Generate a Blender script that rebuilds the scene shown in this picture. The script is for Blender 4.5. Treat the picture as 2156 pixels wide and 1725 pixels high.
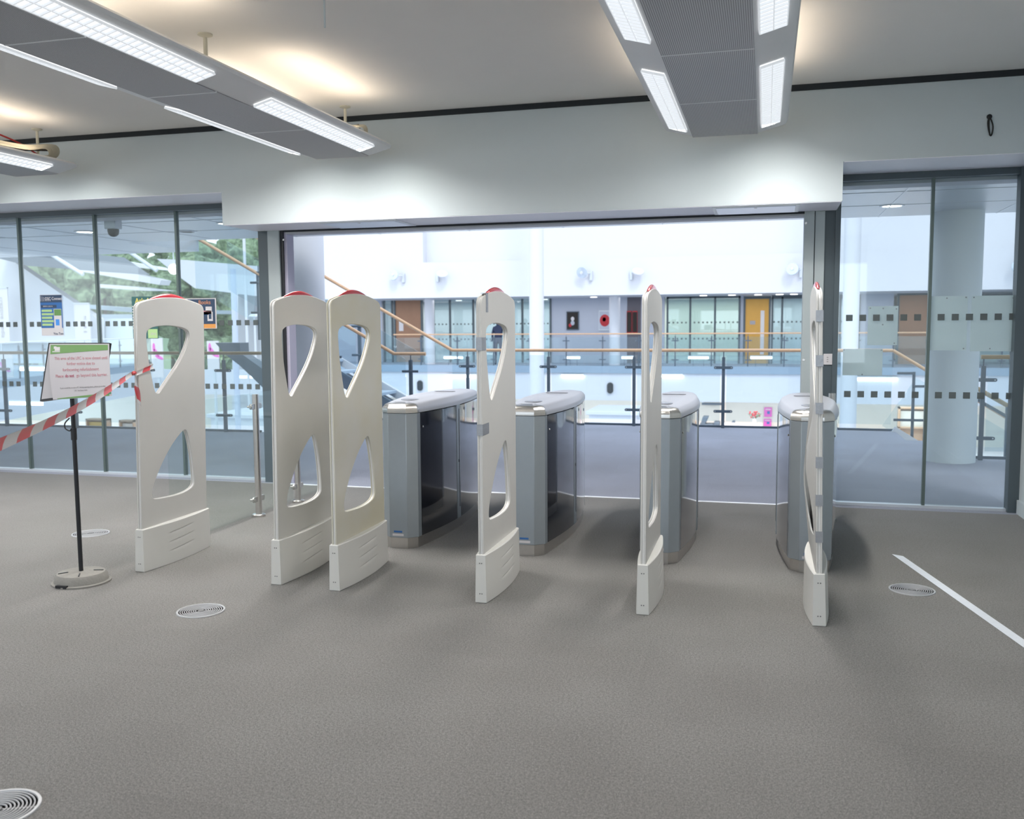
import bpy, bmesh, math, random
from mathutils import Vector, Matrix

# ------------------------------------------------------------------ scene, camera, world, lights
for o in list(bpy.data.objects): bpy.data.objects.remove(o)
SC = bpy.context.scene
COL = SC.collection
H = 1.52                      # eye height
FPX = 1963.1
YAW, PITCH, ROLL = -.264976, -.0904072, -.0065614
_w = Vector((math.sin(YAW)*math.cos(PITCH), math.cos(YAW)*math.cos(PITCH), math.sin(PITCH)))
_r0 = Vector((math.cos(YAW), -math.sin(YAW), 0)); _u0 = _r0.cross(_w)
_r = _r0*math.cos(ROLL) + _u0*math.sin(ROLL)
_u = -_r0*math.sin(ROLL) + _u0*math.cos(ROLL)
cam = bpy.data.cameras.new('camera'); cam.sensor_width = 36; cam.sensor_fit = 'HORIZONTAL'
cam.lens = 36*FPX/2156; cam.clip_start = .05; cam.clip_end = 400
camo = bpy.data.objects.new('camera', cam); COL.objects.link(camo)
camo.matrix_world = Matrix(((_r.x, _u.x, -_w.x, 0), (_r.y, _u.y, -_w.y, 0), (_r.z, _u.z, -_w.z, H), (0, 0, 0, 1)))
cam.dof.use_dof = True; cam.dof.focus_distance = 5.6; cam.dof.aperture_fstop = 3.4
SC.camera = camo
SC.view_settings.view_transform = 'Standard'; SC.view_settings.look = 'None'
SC.view_settings.gamma = 1; SC.view_settings.use_curve_mapping = False
SC.view_settings.exposure = 0.0
SC.cycles.max_bounces = 7; SC.cycles.diffuse_bounces = 4; SC.cycles.glossy_bounces = 4
SC.cycles.transparent_max_bounces = 24; SC.cycles.transmission_bounces = 4
SC.cycles.caustics_reflective = False; SC.cycles.caustics_refractive = False
SC.cycles.sample_clamp_indirect = 6
SC.cycles.use_denoising = True

def ray(x, y): return (x-1078)/FPX*_r - (y-862.5)/FPX*_u + _w
def atY(x, y, Y):
    d = ray(x, y); t = Y/d.y; return Vector((0, 0, H)) + d*t
def atZ(x, y, z=0.0):
    d = ray(x, y); t = (z-H)/d.z; return Vector((0, 0, H)) + d*t

WORLD_S = 2.2
wd = bpy.data.worlds.new('daylight'); SC.world = wd; wd.use_nodes = True
nt = wd.node_tree; nt.nodes.clear()
bgn = nt.nodes.new('ShaderNodeBackground'); out = nt.nodes.new('ShaderNodeOutputWorld')
geo = nt.nodes.new('ShaderNodeNewGeometry'); sep = nt.nodes.new('ShaderNodeSeparateXYZ'); rmp = nt.nodes.new('ShaderNodeValToRGB')
nt.links.new(geo.outputs['Incoming'], sep.inputs[0])
mp = nt.nodes.new('ShaderNodeMapRange'); mp.inputs[1].default_value = 1; mp.inputs[2].default_value = -1
nt.links.new(sep.outputs['Z'], mp.inputs[0]); nt.links.new(mp.outputs[0], rmp.inputs[0])
rmp.color_ramp.elements[0].position = .42; rmp.color_ramp.elements[0].color = (.36, .38, .36, 1)
rmp.color_ramp.elements[1].position = .52; rmp.color_ramp.elements[1].color = (.80, .89, 1.0, 1)
nt.links.new(rmp.outputs[0], bgn.inputs[0]); bgn.inputs[1].default_value = WORLD_S
nt.links.new(bgn.outputs[0], out.inputs[0])

def area(name, loc, rot, sx, sy, power, color, spread=180):
    l = bpy.data.lights.new(name, 'AREA'); l.shape = 'RECTANGLE'; l.size = sx; l.size_y = sy
    l.energy = power; l.color = color; l.spread = math.radians(spread)
    o = bpy.data.objects.new(name, l); COL.objects.link(o); o.location = loc; o.rotation_euler = rot
    return o
# soft sun through the glazed atrium roof
sn = bpy.data.lights.new('sun', 'SUN'); sn.energy = 1.2; sn.angle = math.radians(14); sn.color = (1, .98, .95)
sno = bpy.data.objects.new('sun', sn); COL.objects.link(sno); sno.rotation_euler = (math.radians(38), math.radians(24), 0)
# added ambient fill as if daylight came through unseen windows behind and far left
FILL_P = 58
area('fill_light', (-1.5, -3.85, 1.7), (math.radians(-90), 0, math.radians(180)), 7.0, 2.0, FILL_P, (.76, .89, 1.0))
area('fill_light', (-9.3, -3.85, 1.7), (math.radians(-90), 0, math.radians(180)), 5.0, 2.0, FILL_P*.6, (.78, .90, 1.0))
area('fill_light', (-12.35, 3.0, 1.8), (0, math.radians(-90), 0), 2.0, 7.0, FILL_P*.8, (.9, .95, 1.0))

# ------------------------------------------------------------------ materials
MATS = {}
def mat(name, col, rough=.5, metal=0., noise=0., nscale=8., bump=0., bscale=60., spec=.5, emit=None, estr=0., coat=0.):
    if name in MATS: return MATS[name]
    m = bpy.data.materials.new(name); m.use_nodes = True; n = m.node_tree; b = n.nodes['Principled BSDF']
    b.inputs['Base Color'].default_value = (*col, 1); b.inputs['Roughness'].default_value = rough
    b.inputs['Metallic'].default_value = metal; b.inputs['Specular IOR Level'].default_value = spec
    if coat: b.inputs['Coat Weight'].default_value = coat; b.inputs['Coat Roughness'].default_value = .05
    tc = n.nodes.new('ShaderNodeTexCoord')
    if noise or True:
        nz = n.nodes.new('ShaderNodeTexNoise'); nz.inputs['Scale'].default_value = nscale; nz.inputs['Detail'].default_value = 4
        n.links.new(tc.outputs['Object'], nz.inputs['Vector'])
        mx = n.nodes.new('ShaderNodeMixRGB'); mx.blend_type = 'MIX'
        a = max(noise, .015)
        mx.inputs[1].default_value = (*[c*(1-a) for c in col], 1); mx.inputs[2].default_value = (*[min(1, c*(1+a)) for c in col], 1)
        n.links.new(nz.outputs['Fac'], mx.inputs[0]); n.links.new(mx.outputs[0], b.inputs['Base Color'])
    if bump:
        nb = n.nodes.new('ShaderNodeTexNoise'); nb.inputs['Scale'].default_value = bscale; nb.inputs['Detail'].default_value = 3
        bp = n.nodes.new('ShaderNodeBump'); bp.inputs['Strength'].default_value = bump; bp.inputs['Distance'].default_value = .01
        n.links.new(tc.outputs['Object'], nb.inputs['Vector']); n.links.new(nb.outputs['Fac'], bp.inputs['Height']); n.links.new(bp.outputs[0], b.inputs['Normal'])
    if emit:
        b.inputs['Emission Color'].default_value = (*emit, 1); b.inputs['Emission Strength'].default_value = estr
    MATS[name] = m; return m

def carpet(name, c1, c2):
    m = bpy.data.materials.new(name); m.use_nodes = True; n = m.node_tree; b = n.nodes['Principled BSDF']
    b.inputs['Roughness'].default_value = .9; b.inputs['Specular IOR Level'].default_value = .2
    b.inputs['Sheen Weight'].default_value = .25; b.inputs['Sheen Roughness'].default_value = .4
    g = n.nodes.new('ShaderNodeNewGeometry')
    def nz(scale, det):
        t = n.nodes.new('ShaderNodeTexNoise'); t.inputs['Scale'].default_value = scale; t.inputs['Detail'].default_value = det
        n.links.new(g.outputs['Position'], t.inputs['Vector']); return t
    a = nz(310, 3); a.inputs['Roughness'].default_value = .75; bb = nz(100, 3); c = nz(1.1, 3)
    r = n.nodes.new('ShaderNodeValToRGB'); r.color_ramp.elements[0].position = .39; r.color_ramp.elements[1].position = .61
    r.color_ramp.elements[0].color = (*c1, 1); r.color_ramp.elements[1].color = (*c2, 1)
    mixf = n.nodes.new('ShaderNodeMath'); mixf.operation = 'MULTIPLY_ADD'; mixf.inputs[1].default_value = .2
    n.links.new(bb.outputs['Fac'], mixf.inputs[0])
    m3 = n.nodes.new('ShaderNodeMath'); m3.operation = 'MULTIPLY'; m3.inputs[1].default_value = .8
    n.links.new(a.outputs['Fac'], m3.inputs[0]); n.links.new(m3.outputs[0], mixf.inputs[2]); n.links.new(mixf.outputs[0], r.inputs[0])
    # carpet tiles: faint shade shift from tile to tile, worn lanes
    br = n.nodes.new('ShaderNodeTexBrick'); br.offset = 0; br.inputs['Scale'].default_value = 1; br.inputs['Brick Width'].default_value = .5
    br.inputs['Row Height'].default_value = .5; br.inputs['Mortar Size'].default_value = .001; br.inputs['Color1'].default_value = (.965, .965, .965, 1)
    br.inputs['Color2'].default_value = (1.03, 1.03, 1.03, 1); br.inputs['Mortar'].default_value = (.9, .9, .9, 1)
    n.links.new(g.outputs['Position'], br.inputs['Vector'])
    mu = n.nodes.new('ShaderNodeMixRGB'); mu.blend_type = 'MULTIPLY'; mu.inputs[0].default_value = 1
    n.links.new(r.outputs[0], mu.inputs[1]); n.links.new(br.outputs['Color'], mu.inputs[2])
    r2 = n.nodes.new('ShaderNodeValToRGB'); r2.color_ramp.elements[0].position = .3; r2.color_ramp.elements[1].position = .7
    r2.color_ramp.elements[0].color = (.89, .88, .87, 1); r2.color_ramp.elements[1].color = (1.08, 1.08, 1.09, 1)
    n.links.new(c.outputs['Fac'], r2.inputs[0])
    mu2 = n.nodes.new('ShaderNodeMixRGB'); mu2.blend_type = 'MULTIPLY'; mu2.inputs[0].default_value = 1
    n.links.new(mu.outputs[0], mu2.inputs[1]); n.links.new(r2.outputs[0], mu2.inputs[2]); n.links.new(mu2.outputs[0], b.inputs['Base Color'])
    bp = n.nodes.new('ShaderNodeBump'); bp.inputs['Strength'].default_value = .5; bp.inputs['Distance'].default_value = .004
    n.links.new(a.outputs['Fac'], bp.inputs['Height']); n.links.new(bp.outputs[0], b.inputs['Normal'])
    return m

def glass(name, tint, refl=1., haze=0., hazecol=(.8, .85, .85)):
    m = bpy.data.materials.new(name); m.use_nodes = True; n = m.node_tree; n.nodes.clear()
    o = n.nodes.new('ShaderNodeOutputMaterial'); t = n.nodes.new('ShaderNodeBsdfTransparent'); t.inputs[0].default_value = (*tint, 1)
    g = n.nodes.new('ShaderNodeBsdfGlossy'); g.inputs['Roughness'].default_value = .015; g.inputs[0].default_value = (.95, 1, 1, 1)
    f = n.nodes.new('ShaderNodeFresnel'); f.inputs[0].default_value = 1.45
    mu = n.nodes.new('ShaderNodeMath'); mu.operation = 'MULTIPLY'; mu.inputs[1].default_value = refl; n.links.new(f.outputs[0], mu.inputs[0])
    gq = n.nodes.new('ShaderNodeNewGeometry'); sb = n.nodes.new('ShaderNodeMath'); sb.operation = 'SUBTRACT'; sb.inputs[0].default_value = 1; sb.use_clamp = True
    n.links.new(gq.outputs['Backfacing'], sb.inputs[1]); mb_ = n.nodes.new('ShaderNodeMath'); mb_.operation = 'MULTIPLY'; mb_.use_clamp = True
    n.links.new(mu.outputs[0], mb_.inputs[0]); n.links.new(sb.outputs[0], mb_.inputs[1])
    mx = n.nodes.new('ShaderNodeMixShader'); n.links.new(mb_.outputs[0], mx.inputs[0]); n.links.new(t.outputs[0], mx.inputs[1]); n.links.new(g.outputs[0], mx.inputs[2])
    last = mx
    if haze:
        d = n.nodes.new('ShaderNodeBsdfDiffuse'); d.inputs[0].default_value = (*hazecol, 1)
        m2 = n.nodes.new('ShaderNodeMixShader'); m2.inputs[0].default_value = haze
        n.links.new(mx.outputs[0], m2.inputs[1]); n.links.new(d.outputs[0], m2.inputs[2]); last = m2
    n.links.new(last.outputs[0], o.inputs[0]); return m

def stripes(name, c1, c2, pitch, axis='X', rough=.5, metal=0.):
    m = bpy.data.materials.new(name); m.use_nodes = True; n = m.node_tree; b = n.nodes['Principled BSDF']
    b.inputs['Roughness'].default_value = rough; b.inputs['Metallic'].default_value = metal
    g = n.nodes.new('ShaderNodeNewGeometry'); wv = n.nodes.new('ShaderNodeTexWave'); wv.wave_type = 'BANDS'; wv.bands_direction = axis
    wv.inputs['Scale'].default_value = .314159/pitch; n.links.new(g.outputs['Position'], wv.inputs['Vector'])
    r = n.nodes.new('ShaderNodeValToRGB'); r.color_ramp.elements[0].color = (*c1, 1); r.color_ramp.elements[1].color = (*c2, 1)
    r.color_ramp.elements[0].position = .3; r.color_ramp.elements[1].position = .6
    n.links.new(wv.outputs['Fac'], r.inputs[0]); n.links.new(r.outputs[0], b.inputs['Base Color']); return m

def emis(name, col, s, bgcol=(.9, .9, .9)):
    return mat(name, bgcol, .5, emit=col, estr=s)

M = dict(
 wall=mat('painted_wall', (.60, .66, .685), .7, bump=.04, bscale=160),
 ceil=mat('ceiling_paint', (.86, .85, .83), .8, noise=.02, nscale=3),
 hallwall=mat('atrium_white', (.64, .655, .70), .7),
 soffit=mat('soffit_grey', (.50, .51, .54), .6),
 dark=mat('dark_grey_frame', (.075, .10, .115), .45),
 slate=mat('slate_metal', (.085, .115, .15), .45, metal=.2),
 gap=mat('shadow_gap', (.02, .025, .03), .8),
 sill=mat('aluminium_sill', (.62, .66, .70), .35, metal=.4),
 alu=mat('powder_coat_grey', (.42, .47, .48), .5),
 lav=mat('door_seal_lavender', (.50, .48, .60), .5),
 steel=mat('brushed_steel', (.62, .60, .57), .28, metal=1., noise=.06, nscale=40),
 cabinet=mat('cabinet_sheet', (.35, .39, .42), .38, metal=.55, noise=.04, nscale=20),
 cabtop=mat('cabinet_top', (.46, .47, .51), .32, metal=.35, noise=.02),
 black=mat('black_plastic', (.012, .013, .016), .4),
 blackglass=mat('smoked_panel', (.008, .009, .014), .06, spec=1.0, coat=1.),
 ivory=mat('ivory_plastic', (.62, .607, .578), .45, noise=.025, nscale=5),
 ivory2=mat('ivory_edge', (.76, .75, .73), .4, noise=.02),
 cream=mat('cream_base', (.66, .65, .615), .45, noise=.03, nscale=6),
 red=mat('red_lens', (.50, .02, .035), .25, coat=.5),
 duct=mat('duct_tape', (.36, .37, .39), .35, metal=.5, noise=.12, nscale=60, bump=.12, bscale=120),
 raft=mat('raft_housing', (.74, .75, .76), .45, noise=.02),
 louvre=mat('glowing_louvre', (.45, .47, .50), .3, emit=(.93, .97, 1), estr=.50),  # blades given emission so they look lit by the lamp
 lamp=emis('lamp_diffuser', (.97, .985, 1.0), 1.05, (.6, .6, .6)),
 rod=mat('cream_rod', (.62, .60, .50), .5),
 cable=mat('cream_cable', (.48, .45, .36), .6),
 bcable=mat('black_cable', (.015, .014, .012), .6),
 redcable=mat('red_cable', (.35, .02, .02), .5),
 wood=mat('oak_handrail', (.56, .36, .22), .4, noise=.15, nscale=14),
 wood2=mat('oak_handrail_old', (.36, .25, .13), .4, noise=.15, nscale=14),
 base=mat('stand_rubber', (.25, .24, .22), .85, noise=.12, nscale=18, bump=.3),
 paper=mat('white_paper', (.66, .635, .65), .6),
 notice=mat('notice_paper', (.50, .475, .495), .6), tapew=mat('tape_white', (.66, .64, .64), .35), taper=mat('tape_red', (.66, .09, .10), .35),
 floortape=mat('white_floor_tape', (.70, .73, .78), .5, noise=.08, nscale=30),
 square=None,
 frost=None,
 slabside=mat('slab_grey_blue', (.26, .34, .43), .5),
 green=mat('sign_green', (.13, .28, .08), .5), pink=mat('ink_pink', (.52, .24, .27), .6), inkg=mat('ink_grey', (.35, .33, .34), .6),
 blue=mat('poster_blue', (.03, .14, .40), .5), navy=mat('poster_navy', (.03, .06, .12), .5), lime=mat('poster_lime', (.42, .62, .28), .5),
 orange=mat('poster_orange', (.75, .33, .08), .5), teal=mat('poster_teal', (.04, .13, .13), .5), magenta=mat('magenta', (.72, .12, .50), .5),
 brown=mat('walnut_door', (.32, .17, .10), .45, noise=.12, nscale=3), amber=mat('amber_door', (.62, .33, .06), .45, noise=.08, nscale=3),
 greywall=mat('far_grey_wall', (.46, .49, .57), .7), creamwall=mat('cream_wall', (.72, .69, .62), .7),
 leaf=mat('leaf', (.22, .38, .13), .8, noise=.7, nscale=3.5), grass=mat('grass', (.26, .34, .20), .9, noise=.3, nscale=1.2),
 bark=mat('bark', (.12, .09, .06), .9), tread=mat('stair_tread', (.50, .58, .68), .5), cladding=mat('far_roof_metal', (.34, .42, .48), .6),
 cloth=mat('navy_cloth', (.02, .03, .07), .8), skin=mat('skin', (.5, .3, .22), .6), hair=mat('dark_hair', (.02, .015, .012), .7),
 frame_red=mat('red_frame', (.45, .02, .03), .5),
)
M['carpet'] = carpet('carpet_loop', (.038, .036, .034), (.335, .320, .304))
M['carpet2'] = carpet('carpet_landing', (.15, .158, .195), (.42, .45, .56))
def foliage():
    m = bpy.data.materials.new('leaf_cluster'); m.use_nodes = True; n = m.node_tree; b = n.nodes['Principled BSDF']; b.inputs['Roughness'].default_value = .8
    g = n.nodes.new('ShaderNodeNewGeometry'); z = n.nodes.new('ShaderNodeTexNoise'); z.inputs['Scale'].default_value = 2.6; z.inputs['Detail'].default_value = 8; z.inputs['Roughness'].default_value = .75
    n.links.new(g.outputs['Position'], z.inputs['Vector']); r = n.nodes.new('ShaderNodeValToRGB'); e = r.color_ramp.elements
    e[0].position = .38; e[0].color = (.06, .12, .06, 1); e[1].position = .60; e[1].color = (.40, .55, .33, 1)
    n.links.new(z.outputs['Fac'], r.inputs[0]); n.links.new(r.outputs[0], b.inputs['Base Color'])
    bp = n.nodes.new('ShaderNodeBump'); bp.inputs['Distance'].default_value = .3; n.links.new(z.outputs['Fac'], bp.inputs['Height']); n.links.new(bp.outputs[0], b.inputs['Normal']); return m
M['leaf'] = foliage()
M['perf'] = stripes('perforated_panel', (.22, .22, .23), (.56, .56, .58), .0098)
M['ceilpanel'] = mat('metal_ceiling_panel', (.50, .54, .58), .3, metal=.35, noise=.06, nscale=1.2)
M['glass'] = glass('clear_glass', (.915, .955, .96), 2.0, haze=.045)
M['glass2'] = glass('rail_glass', (.90, .95, .97), 1.6, haze=.03, hazecol=(.7, .8, .85))
M['glass3'] = glass('far_partition_glass', (.84, .91, .92), 2.5, haze=.10, hazecol=(.66, .78, .80))
M['glass4'] = glass('low_barrier_glass', (.95, .98, .97), 1.2)

def paper_back():
    m = bpy.data.materials.new('notice_back'); m.use_nodes = True; n = m.node_tree; n.nodes.clear()
    o = n.nodes.new('ShaderNodeOutputMaterial'); d = n.nodes.new('ShaderNodeBsdfDiffuse'); t = n.nodes.new('ShaderNodeBsdfTranslucent'); mx = n.nodes.new('ShaderNodeMixShader')
    z = n.nodes.new('ShaderNodeTexNoise'); z.inputs['Scale'].default_value = 5; r = n.nodes.new('ShaderNodeValToRGB')
    r.color_ramp.elements[0].color = (.88, .93, .90, 1); r.color_ramp.elements[1].color = (.95, .97, .95, 1)
    n.links.new(z.outputs['Fac'], r.inputs[0]); n.links.new(r.outputs[0], d.inputs[0]); n.links.new(r.outputs[0], t.inputs[0])
    mx.inputs[0].default_value = .72; n.links.new(d.outputs[0], mx.inputs[1]); n.links.new(t.outputs[0], mx.inputs[2]); n.links.new(mx.outputs[0], o.inputs[0]); return m
M['frost'] = paper_back()
def frosted():
    m = bpy.data.materials.new('frosted_square'); m.use_nodes = True; n = m.node_tree; n.nodes.clear()
    o = n.nodes.new('ShaderNodeOutputMaterial'); d = n.nodes.new('ShaderNodeBsdfDiffuse'); d.inputs[0].default_value = (.15, .17, .17, 1)
    t = n.nodes.new('ShaderNodeBsdfTransparent'); t.inputs[0].default_value = (.75, .82, .84, 1); mx = n.nodes.new('ShaderNodeMixShader'); mx.inputs[0].default_value = .80
    n.links.new(t.outputs[0], mx.inputs[1]); n.links.new(d.outputs[0], mx.inputs[2]); n.links.new(mx.outputs[0], o.inputs[0]); return m
M['square'] = frosted()

# yellowed panel: stains that belong to the plastic
def yellowed():
    m = bpy.data.materials.new('yellowed_plastic'); m.use_nodes = True; n = m.node_tree; b = n.nodes['Principled BSDF']
    b.inputs['Roughness'].default_value = .45; tc = n.nodes.new('ShaderNodeTexCoord')
    z = n.nodes.new('ShaderNodeTexNoise'); z.inputs['Scale'].default_value = 2.2; z.inputs['Detail'].default_value = 5
    n.links.new(tc.outputs['Object'], z.inputs['Vector'])
    r = n.nodes.new('ShaderNodeValToRGB'); e = r.color_ramp.elements
    e[0].position = .34; e[0].color = (.60, .585, .53, 1); e[1].position = .66; e[1].color = (.58, .545, .42, 1)
    n.links.new(z.outputs['Fac'], r.inputs[0]); n.links.new(r.outputs[0], b.inputs['Base Color']); return m
M['yellow'] = yellowed()

# ------------------------------------------------------------------ mesh building
class MB:
    def __init__(s): s.v = []; s.f = []; s.mi = []
    def add(s, vs, fs, mi=0):
        k = len(s.v); s.v += [tuple(p) for p in vs]; s.f += [tuple(i+k for i in f) for f in fs]; s.mi += [mi]*len(fs); return s
    def box(s, x0, x1, y0, y1, z0, z1, mi=0):
        if x0 > x1: x0, x1 = x1, x0
        if y0 > y1: y0, y1 = y1, y0
        if z0 > z1: z0, z1 = z1, z0
        return s.add([(x0, y0, z0), (x1, y0, z0), (x1, y1, z0), (x0, y1, z0), (x0, y0, z1), (x1, y0, z1), (x1, y1, z1), (x0, y1, z1)],
              [(0, 3, 2, 1), (4, 5, 6, 7), (0, 1, 5, 4), (1, 2, 6, 5), (2, 3, 7, 6), (3, 0, 4, 7)], mi)
    def bar(s, p0, p1, wx, wz, up=Vector((0, 0, 1)), mi=0):   # rectangular bar from p0 to p1
        p0 = Vector(p0); p1 = Vector(p1); d = (p1-p0).normalized(); a = d.cross(up).normalized(); b = a.cross(d)
        vs = []
        for p in (p0, p1):
            for i, j in ((-1, -1), (1, -1), (1, 1), (-1, 1)): vs.append(p + a*(i*wx/2) + b*(j*wz/2))
        return s.add(vs, [(0, 3, 2, 1), (4, 5, 6, 7), (0, 1, 5, 4), (1, 2, 6, 5), (2, 3, 7, 6), (3, 0, 4, 7)][:], mi)
    def prism(s, poly, a0, a1, axis='Z', mi=0):
        n = len(poly); mk = {'Z': lambda p, t: (p[0], p[1], t), 'X': lambda p, t: (t, p[0], p[1]), 'Y': lambda p, t: (p[0], t, p[1])}[axis]
        vs = [mk(p, a0) for p in poly] + [mk(p, a1) for p in poly]
        fs = [tuple(range(n))[::-1], tuple(range(n, 2*n))] + [(i, (i+1) % n, n+(i+1) % n, n+i) for i in range(n)]
        return s.add(vs, fs, mi)
    def loft(s, rings, cap=True, closed=True, mi=0):
        n = len(rings[0]); vs = [p for r in rings for p in r]; fs = []
        for k in range(len(rings)-1):
            for i in range(n if closed else n-1):
                j = (i+1) % n; fs.append((k*n+i, k*n+j, (k+1)*n+j, (k+1)*n+i))
        if cap: fs += [tuple(range(n))[::-1], tuple(range((len(rings)-1)*n, len(rings)*n))]
        return s.add(vs, fs, mi)
    def tube(s, pts, r, n=10, mi=0):
        pts = [Vector(p) for p in pts]; rings = []; prev = None
        rr = r if isinstance(r, (list, tuple)) else [r]*len(pts)
        for i, p in enumerate(pts):
            d = (pts[min(i+1, len(pts)-1)] - pts[max(i-1, 0)]).normalized()
            if prev is None:
                a = d.cross(Vector((0, 0, 1)))
                if a.length < .05: a = d.cross(Vector((1, 0, 0)))
            else: a = prev - d*prev.dot(d)
            a.normalize(); prev = a; b = d.cross(a)
            rings.append([p + (a*math.cos(t)+b*math.sin(t))*rr[i] for t in [2*math.pi*k/n for k in range(n)]])
        return s.loft(rings, mi=mi)
    def lathe(s, prof, c=(0, 0, 0), n=32, cap=True, mi=0):
        rings = [[(c[0]+r*math.cos(2*math.pi*k/n), c[1]+r*math.sin(2*math.pi*k/n), c[2]+z) for k in range(n)] for r, z in prof]
        return s.loft(rings, cap=cap, mi=mi)
    def build(s, name, m, parent=None, bevel=0, smooth=35, loc=None):
        me = bpy.data.meshes.new(name); me.from_pydata(s.v, [], s.f)
        for x in (m if isinstance(m, (list, tuple)) else [m]): me.materials.append(x)
        me.polygons.foreach_set('material_index', s.mi)
        bm = bmesh.new(); bm.from_mesh(me); bmesh.ops.recalc_face_normals(bm, faces=bm.faces); bm.to_mesh(me); bm.free()
        if smooth:
            me.polygons.foreach_set('use_smooth', [True]*len(me.polygons)); me.set_sharp_from_angle(angle=math.radians(smooth))
        me.update()
        return put(name, me, parent, bevel, loc)
def put(name, me, parent=None, bevel=0, loc=None):
    o = bpy.data.objects.new(name, me); COL.objects.link(o)
    if parent: o.parent = parent
    if loc is not None: o.location = loc
    if bevel:
        b = o.modifiers.new('bevel', 'BEVEL'); b.width = bevel; b.segments = 2; b.limit_method = 'ANGLE'; b.angle_limit = math.radians(40)
    return o
def tag(o, label=None, cat=None, group=None, kind=None):
    if label: o['label'] = label
    if cat: o['category'] = cat
    if group: o['group'] = group
    if kind: o['kind'] = kind
    return o
def thing(name, label, cat, loc=(0, 0, 0), rz=0, group=None, kind=None):
    o = bpy.data.objects.new(name, None); COL.objects.link(o); o.empty_display_size = .1
    o.location = loc; o.rotation_euler = (0, 0, rz); return tag(o, label, cat, group, kind)
def struct(name, mb, m, parent=None, **k):
    o = mb.build(name, m, parent, **k)
    if parent is None: o['kind'] = 'structure'
    return o
def dup(root, loc=None, rz=None, label=None, group=None):
    def rec(o, par):
        c = o.copy(); COL.objects.link(c); c.parent = par
        for ch in KIDS.get(o.name) or [x for x in COL.objects if x.parent == o]: rec(ch, c)
        return c
    r = rec(root, None)
    if loc is not None: r.location = loc
    if rz is not None: r.rotation_euler = (0, 0, rz)
    if label: r['label'] = label
    if group: r['group'] = group
    return r
KIDS = {}
def arc_pts(pts, closed=True, sub=5):          # Catmull-Rom smoothing
    n = len(pts); o = []
    for i in range(n if closed else n-1):
        p0, p1, p2, p3 = [Vector(pts[(i+k) % n] if closed else pts[min(max(i+k, 0), n-1)]) for k in (-1, 0, 1, 2)]
        for j in range(sub):
            t = j/sub; o.append(.5*((2*p1)+(-p0+p2)*t+(2*p0-5*p1+4*p2-p3)*t*t+(-p0+3*p1-3*p2+p3)*t**3))
    return o
def plate(loops, x0, x1, bev):                 # loops in (y,z); plate with holes, rounded rims, from x0 to x1
    cu = bpy.data.curves.new('tmp', 'CURVE'); cu.dimensions = '2D'; cu.fill_mode = 'BOTH'
    cu.extrude = (x1-x0)/2-bev; cu.bevel_depth = bev; cu.bevel_resolution = 2; cu.offset = -bev
    for lp in loops:
        sp = cu.splines.new('POLY'); sp.points.add(len(lp)-1); sp.use_cyclic_u = True
        for q, p in zip(sp.points, lp): q.co = (p[0], p[1], 0, 1)
    ob = bpy.data.objects.new('tmp', cu); COL.objects.link(ob); bpy.context.view_layer.update()
    me = bpy.data.meshes.new_from_object(ob.evaluated_get(bpy.context.evaluated_depsgraph_get()))
    bpy.data.objects.remove(ob); bpy.data.curves.remove(cu)
    c = (x0+x1)/2
    for v in me.vertices: v.co = (v.co.z+c, v.co.x, v.co.y)
    me.polygons.foreach_set('use_smooth', [True]*len(me.polygons)); me.set_sharp_from_angle(angle=math.radians(30))
    me.update(); return me
def text(s, size, mtx, m, name, parent, bold=0., align='CENTER', width=1.):
    cu = bpy.data.curves.new('tmp', 'FONT'); cu.body = s; cu.size = size; cu.align_x = align; cu.align_y = 'CENTER'; cu.extrude = .0004; cu.offset = bold
    ob = bpy.data.objects.new('tmp', cu); COL.objects.link(ob); bpy.context.view_layer.update()
    me = bpy.data.meshes.new_from_object(ob.evaluated_get(bpy.context.evaluated_depsgraph_get()))
    bpy.data.objects.remove(ob); bpy.data.curves.remove(cu)
    me.transform(mtx @ Matrix.Diagonal((width, 1, 1, 1))); me.materials.clear(); me.materials.append(m)
    return put(name, me, parent)
FACE = Matrix.Rotation(math.radians(90), 4, 'X')       # text standing upright, read from -Y

# ------------------------------------------------------------------ room shell
YW, YG, ZC, ZB, ZS = 7.5, 8.2, 3.30, 2.43, 2.72
XR, XL = 1.97, -12.5
struct('floor', MB().box(XL, XR+.3, -4.0, 8.05, -.25, 0), M['carpet'])
b = MB().box(-30, 2.05, 8.05, 11.95, -.28, 0).box(-7.0, 2.05, 11.95, 12.9, -.28, 0).box(-7.0, 1.78, 12.9, 13.95, -.28, 0).box(2.05, 9, 8.05, 11.3, -.28, 0)
struct('floor_landing', b, M['carpet2'])
struct('ceiling', MB().box(XL, XR+.3, -4.0, 7.5, ZC, ZC+.2), M['ceil'])
w = MB().box(XL, XR+.3, YW, YG+.06, ZS, ZC+.2).box(-4.71, .54, YW, YG+.06, ZB, ZS)
struct('wall_back', w, M['wall'])
struct('wall_right', MB().box(XR, XR+.25, -4.0, YG+.06, 0, ZC), M['wall'])
struct('baseboard_right', MB().box(XR-.02, XR, -4.0, 8.1, 0, .11), M['wall'])
struct('wall_left', MB().box(XL-.2, XL, -4.0, 8.3, 0, .8).box(XL-.2, XL, -4.0, 8.3, 2.8, ZC).box(XL-.2, XL, -4, -.6, .8, 2.8).box(XL-.2, XL, 6.6, 8.3, .8, 2.8), M['wall'])
rw = MB().box(XL, XR+.3, -4.2, -4.0, 0, .7).box(XL, XR+.3, -4.2, -4.0, 2.75, ZC)
for x0, x1 in ((XL, -11.9), (-6.7, -5.1), (2.0, XR+.3)): rw.box(x0, x1, -4.2, -4.0, .7, 2.75)
struct('wall_rear', rw, M['wall'])
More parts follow.
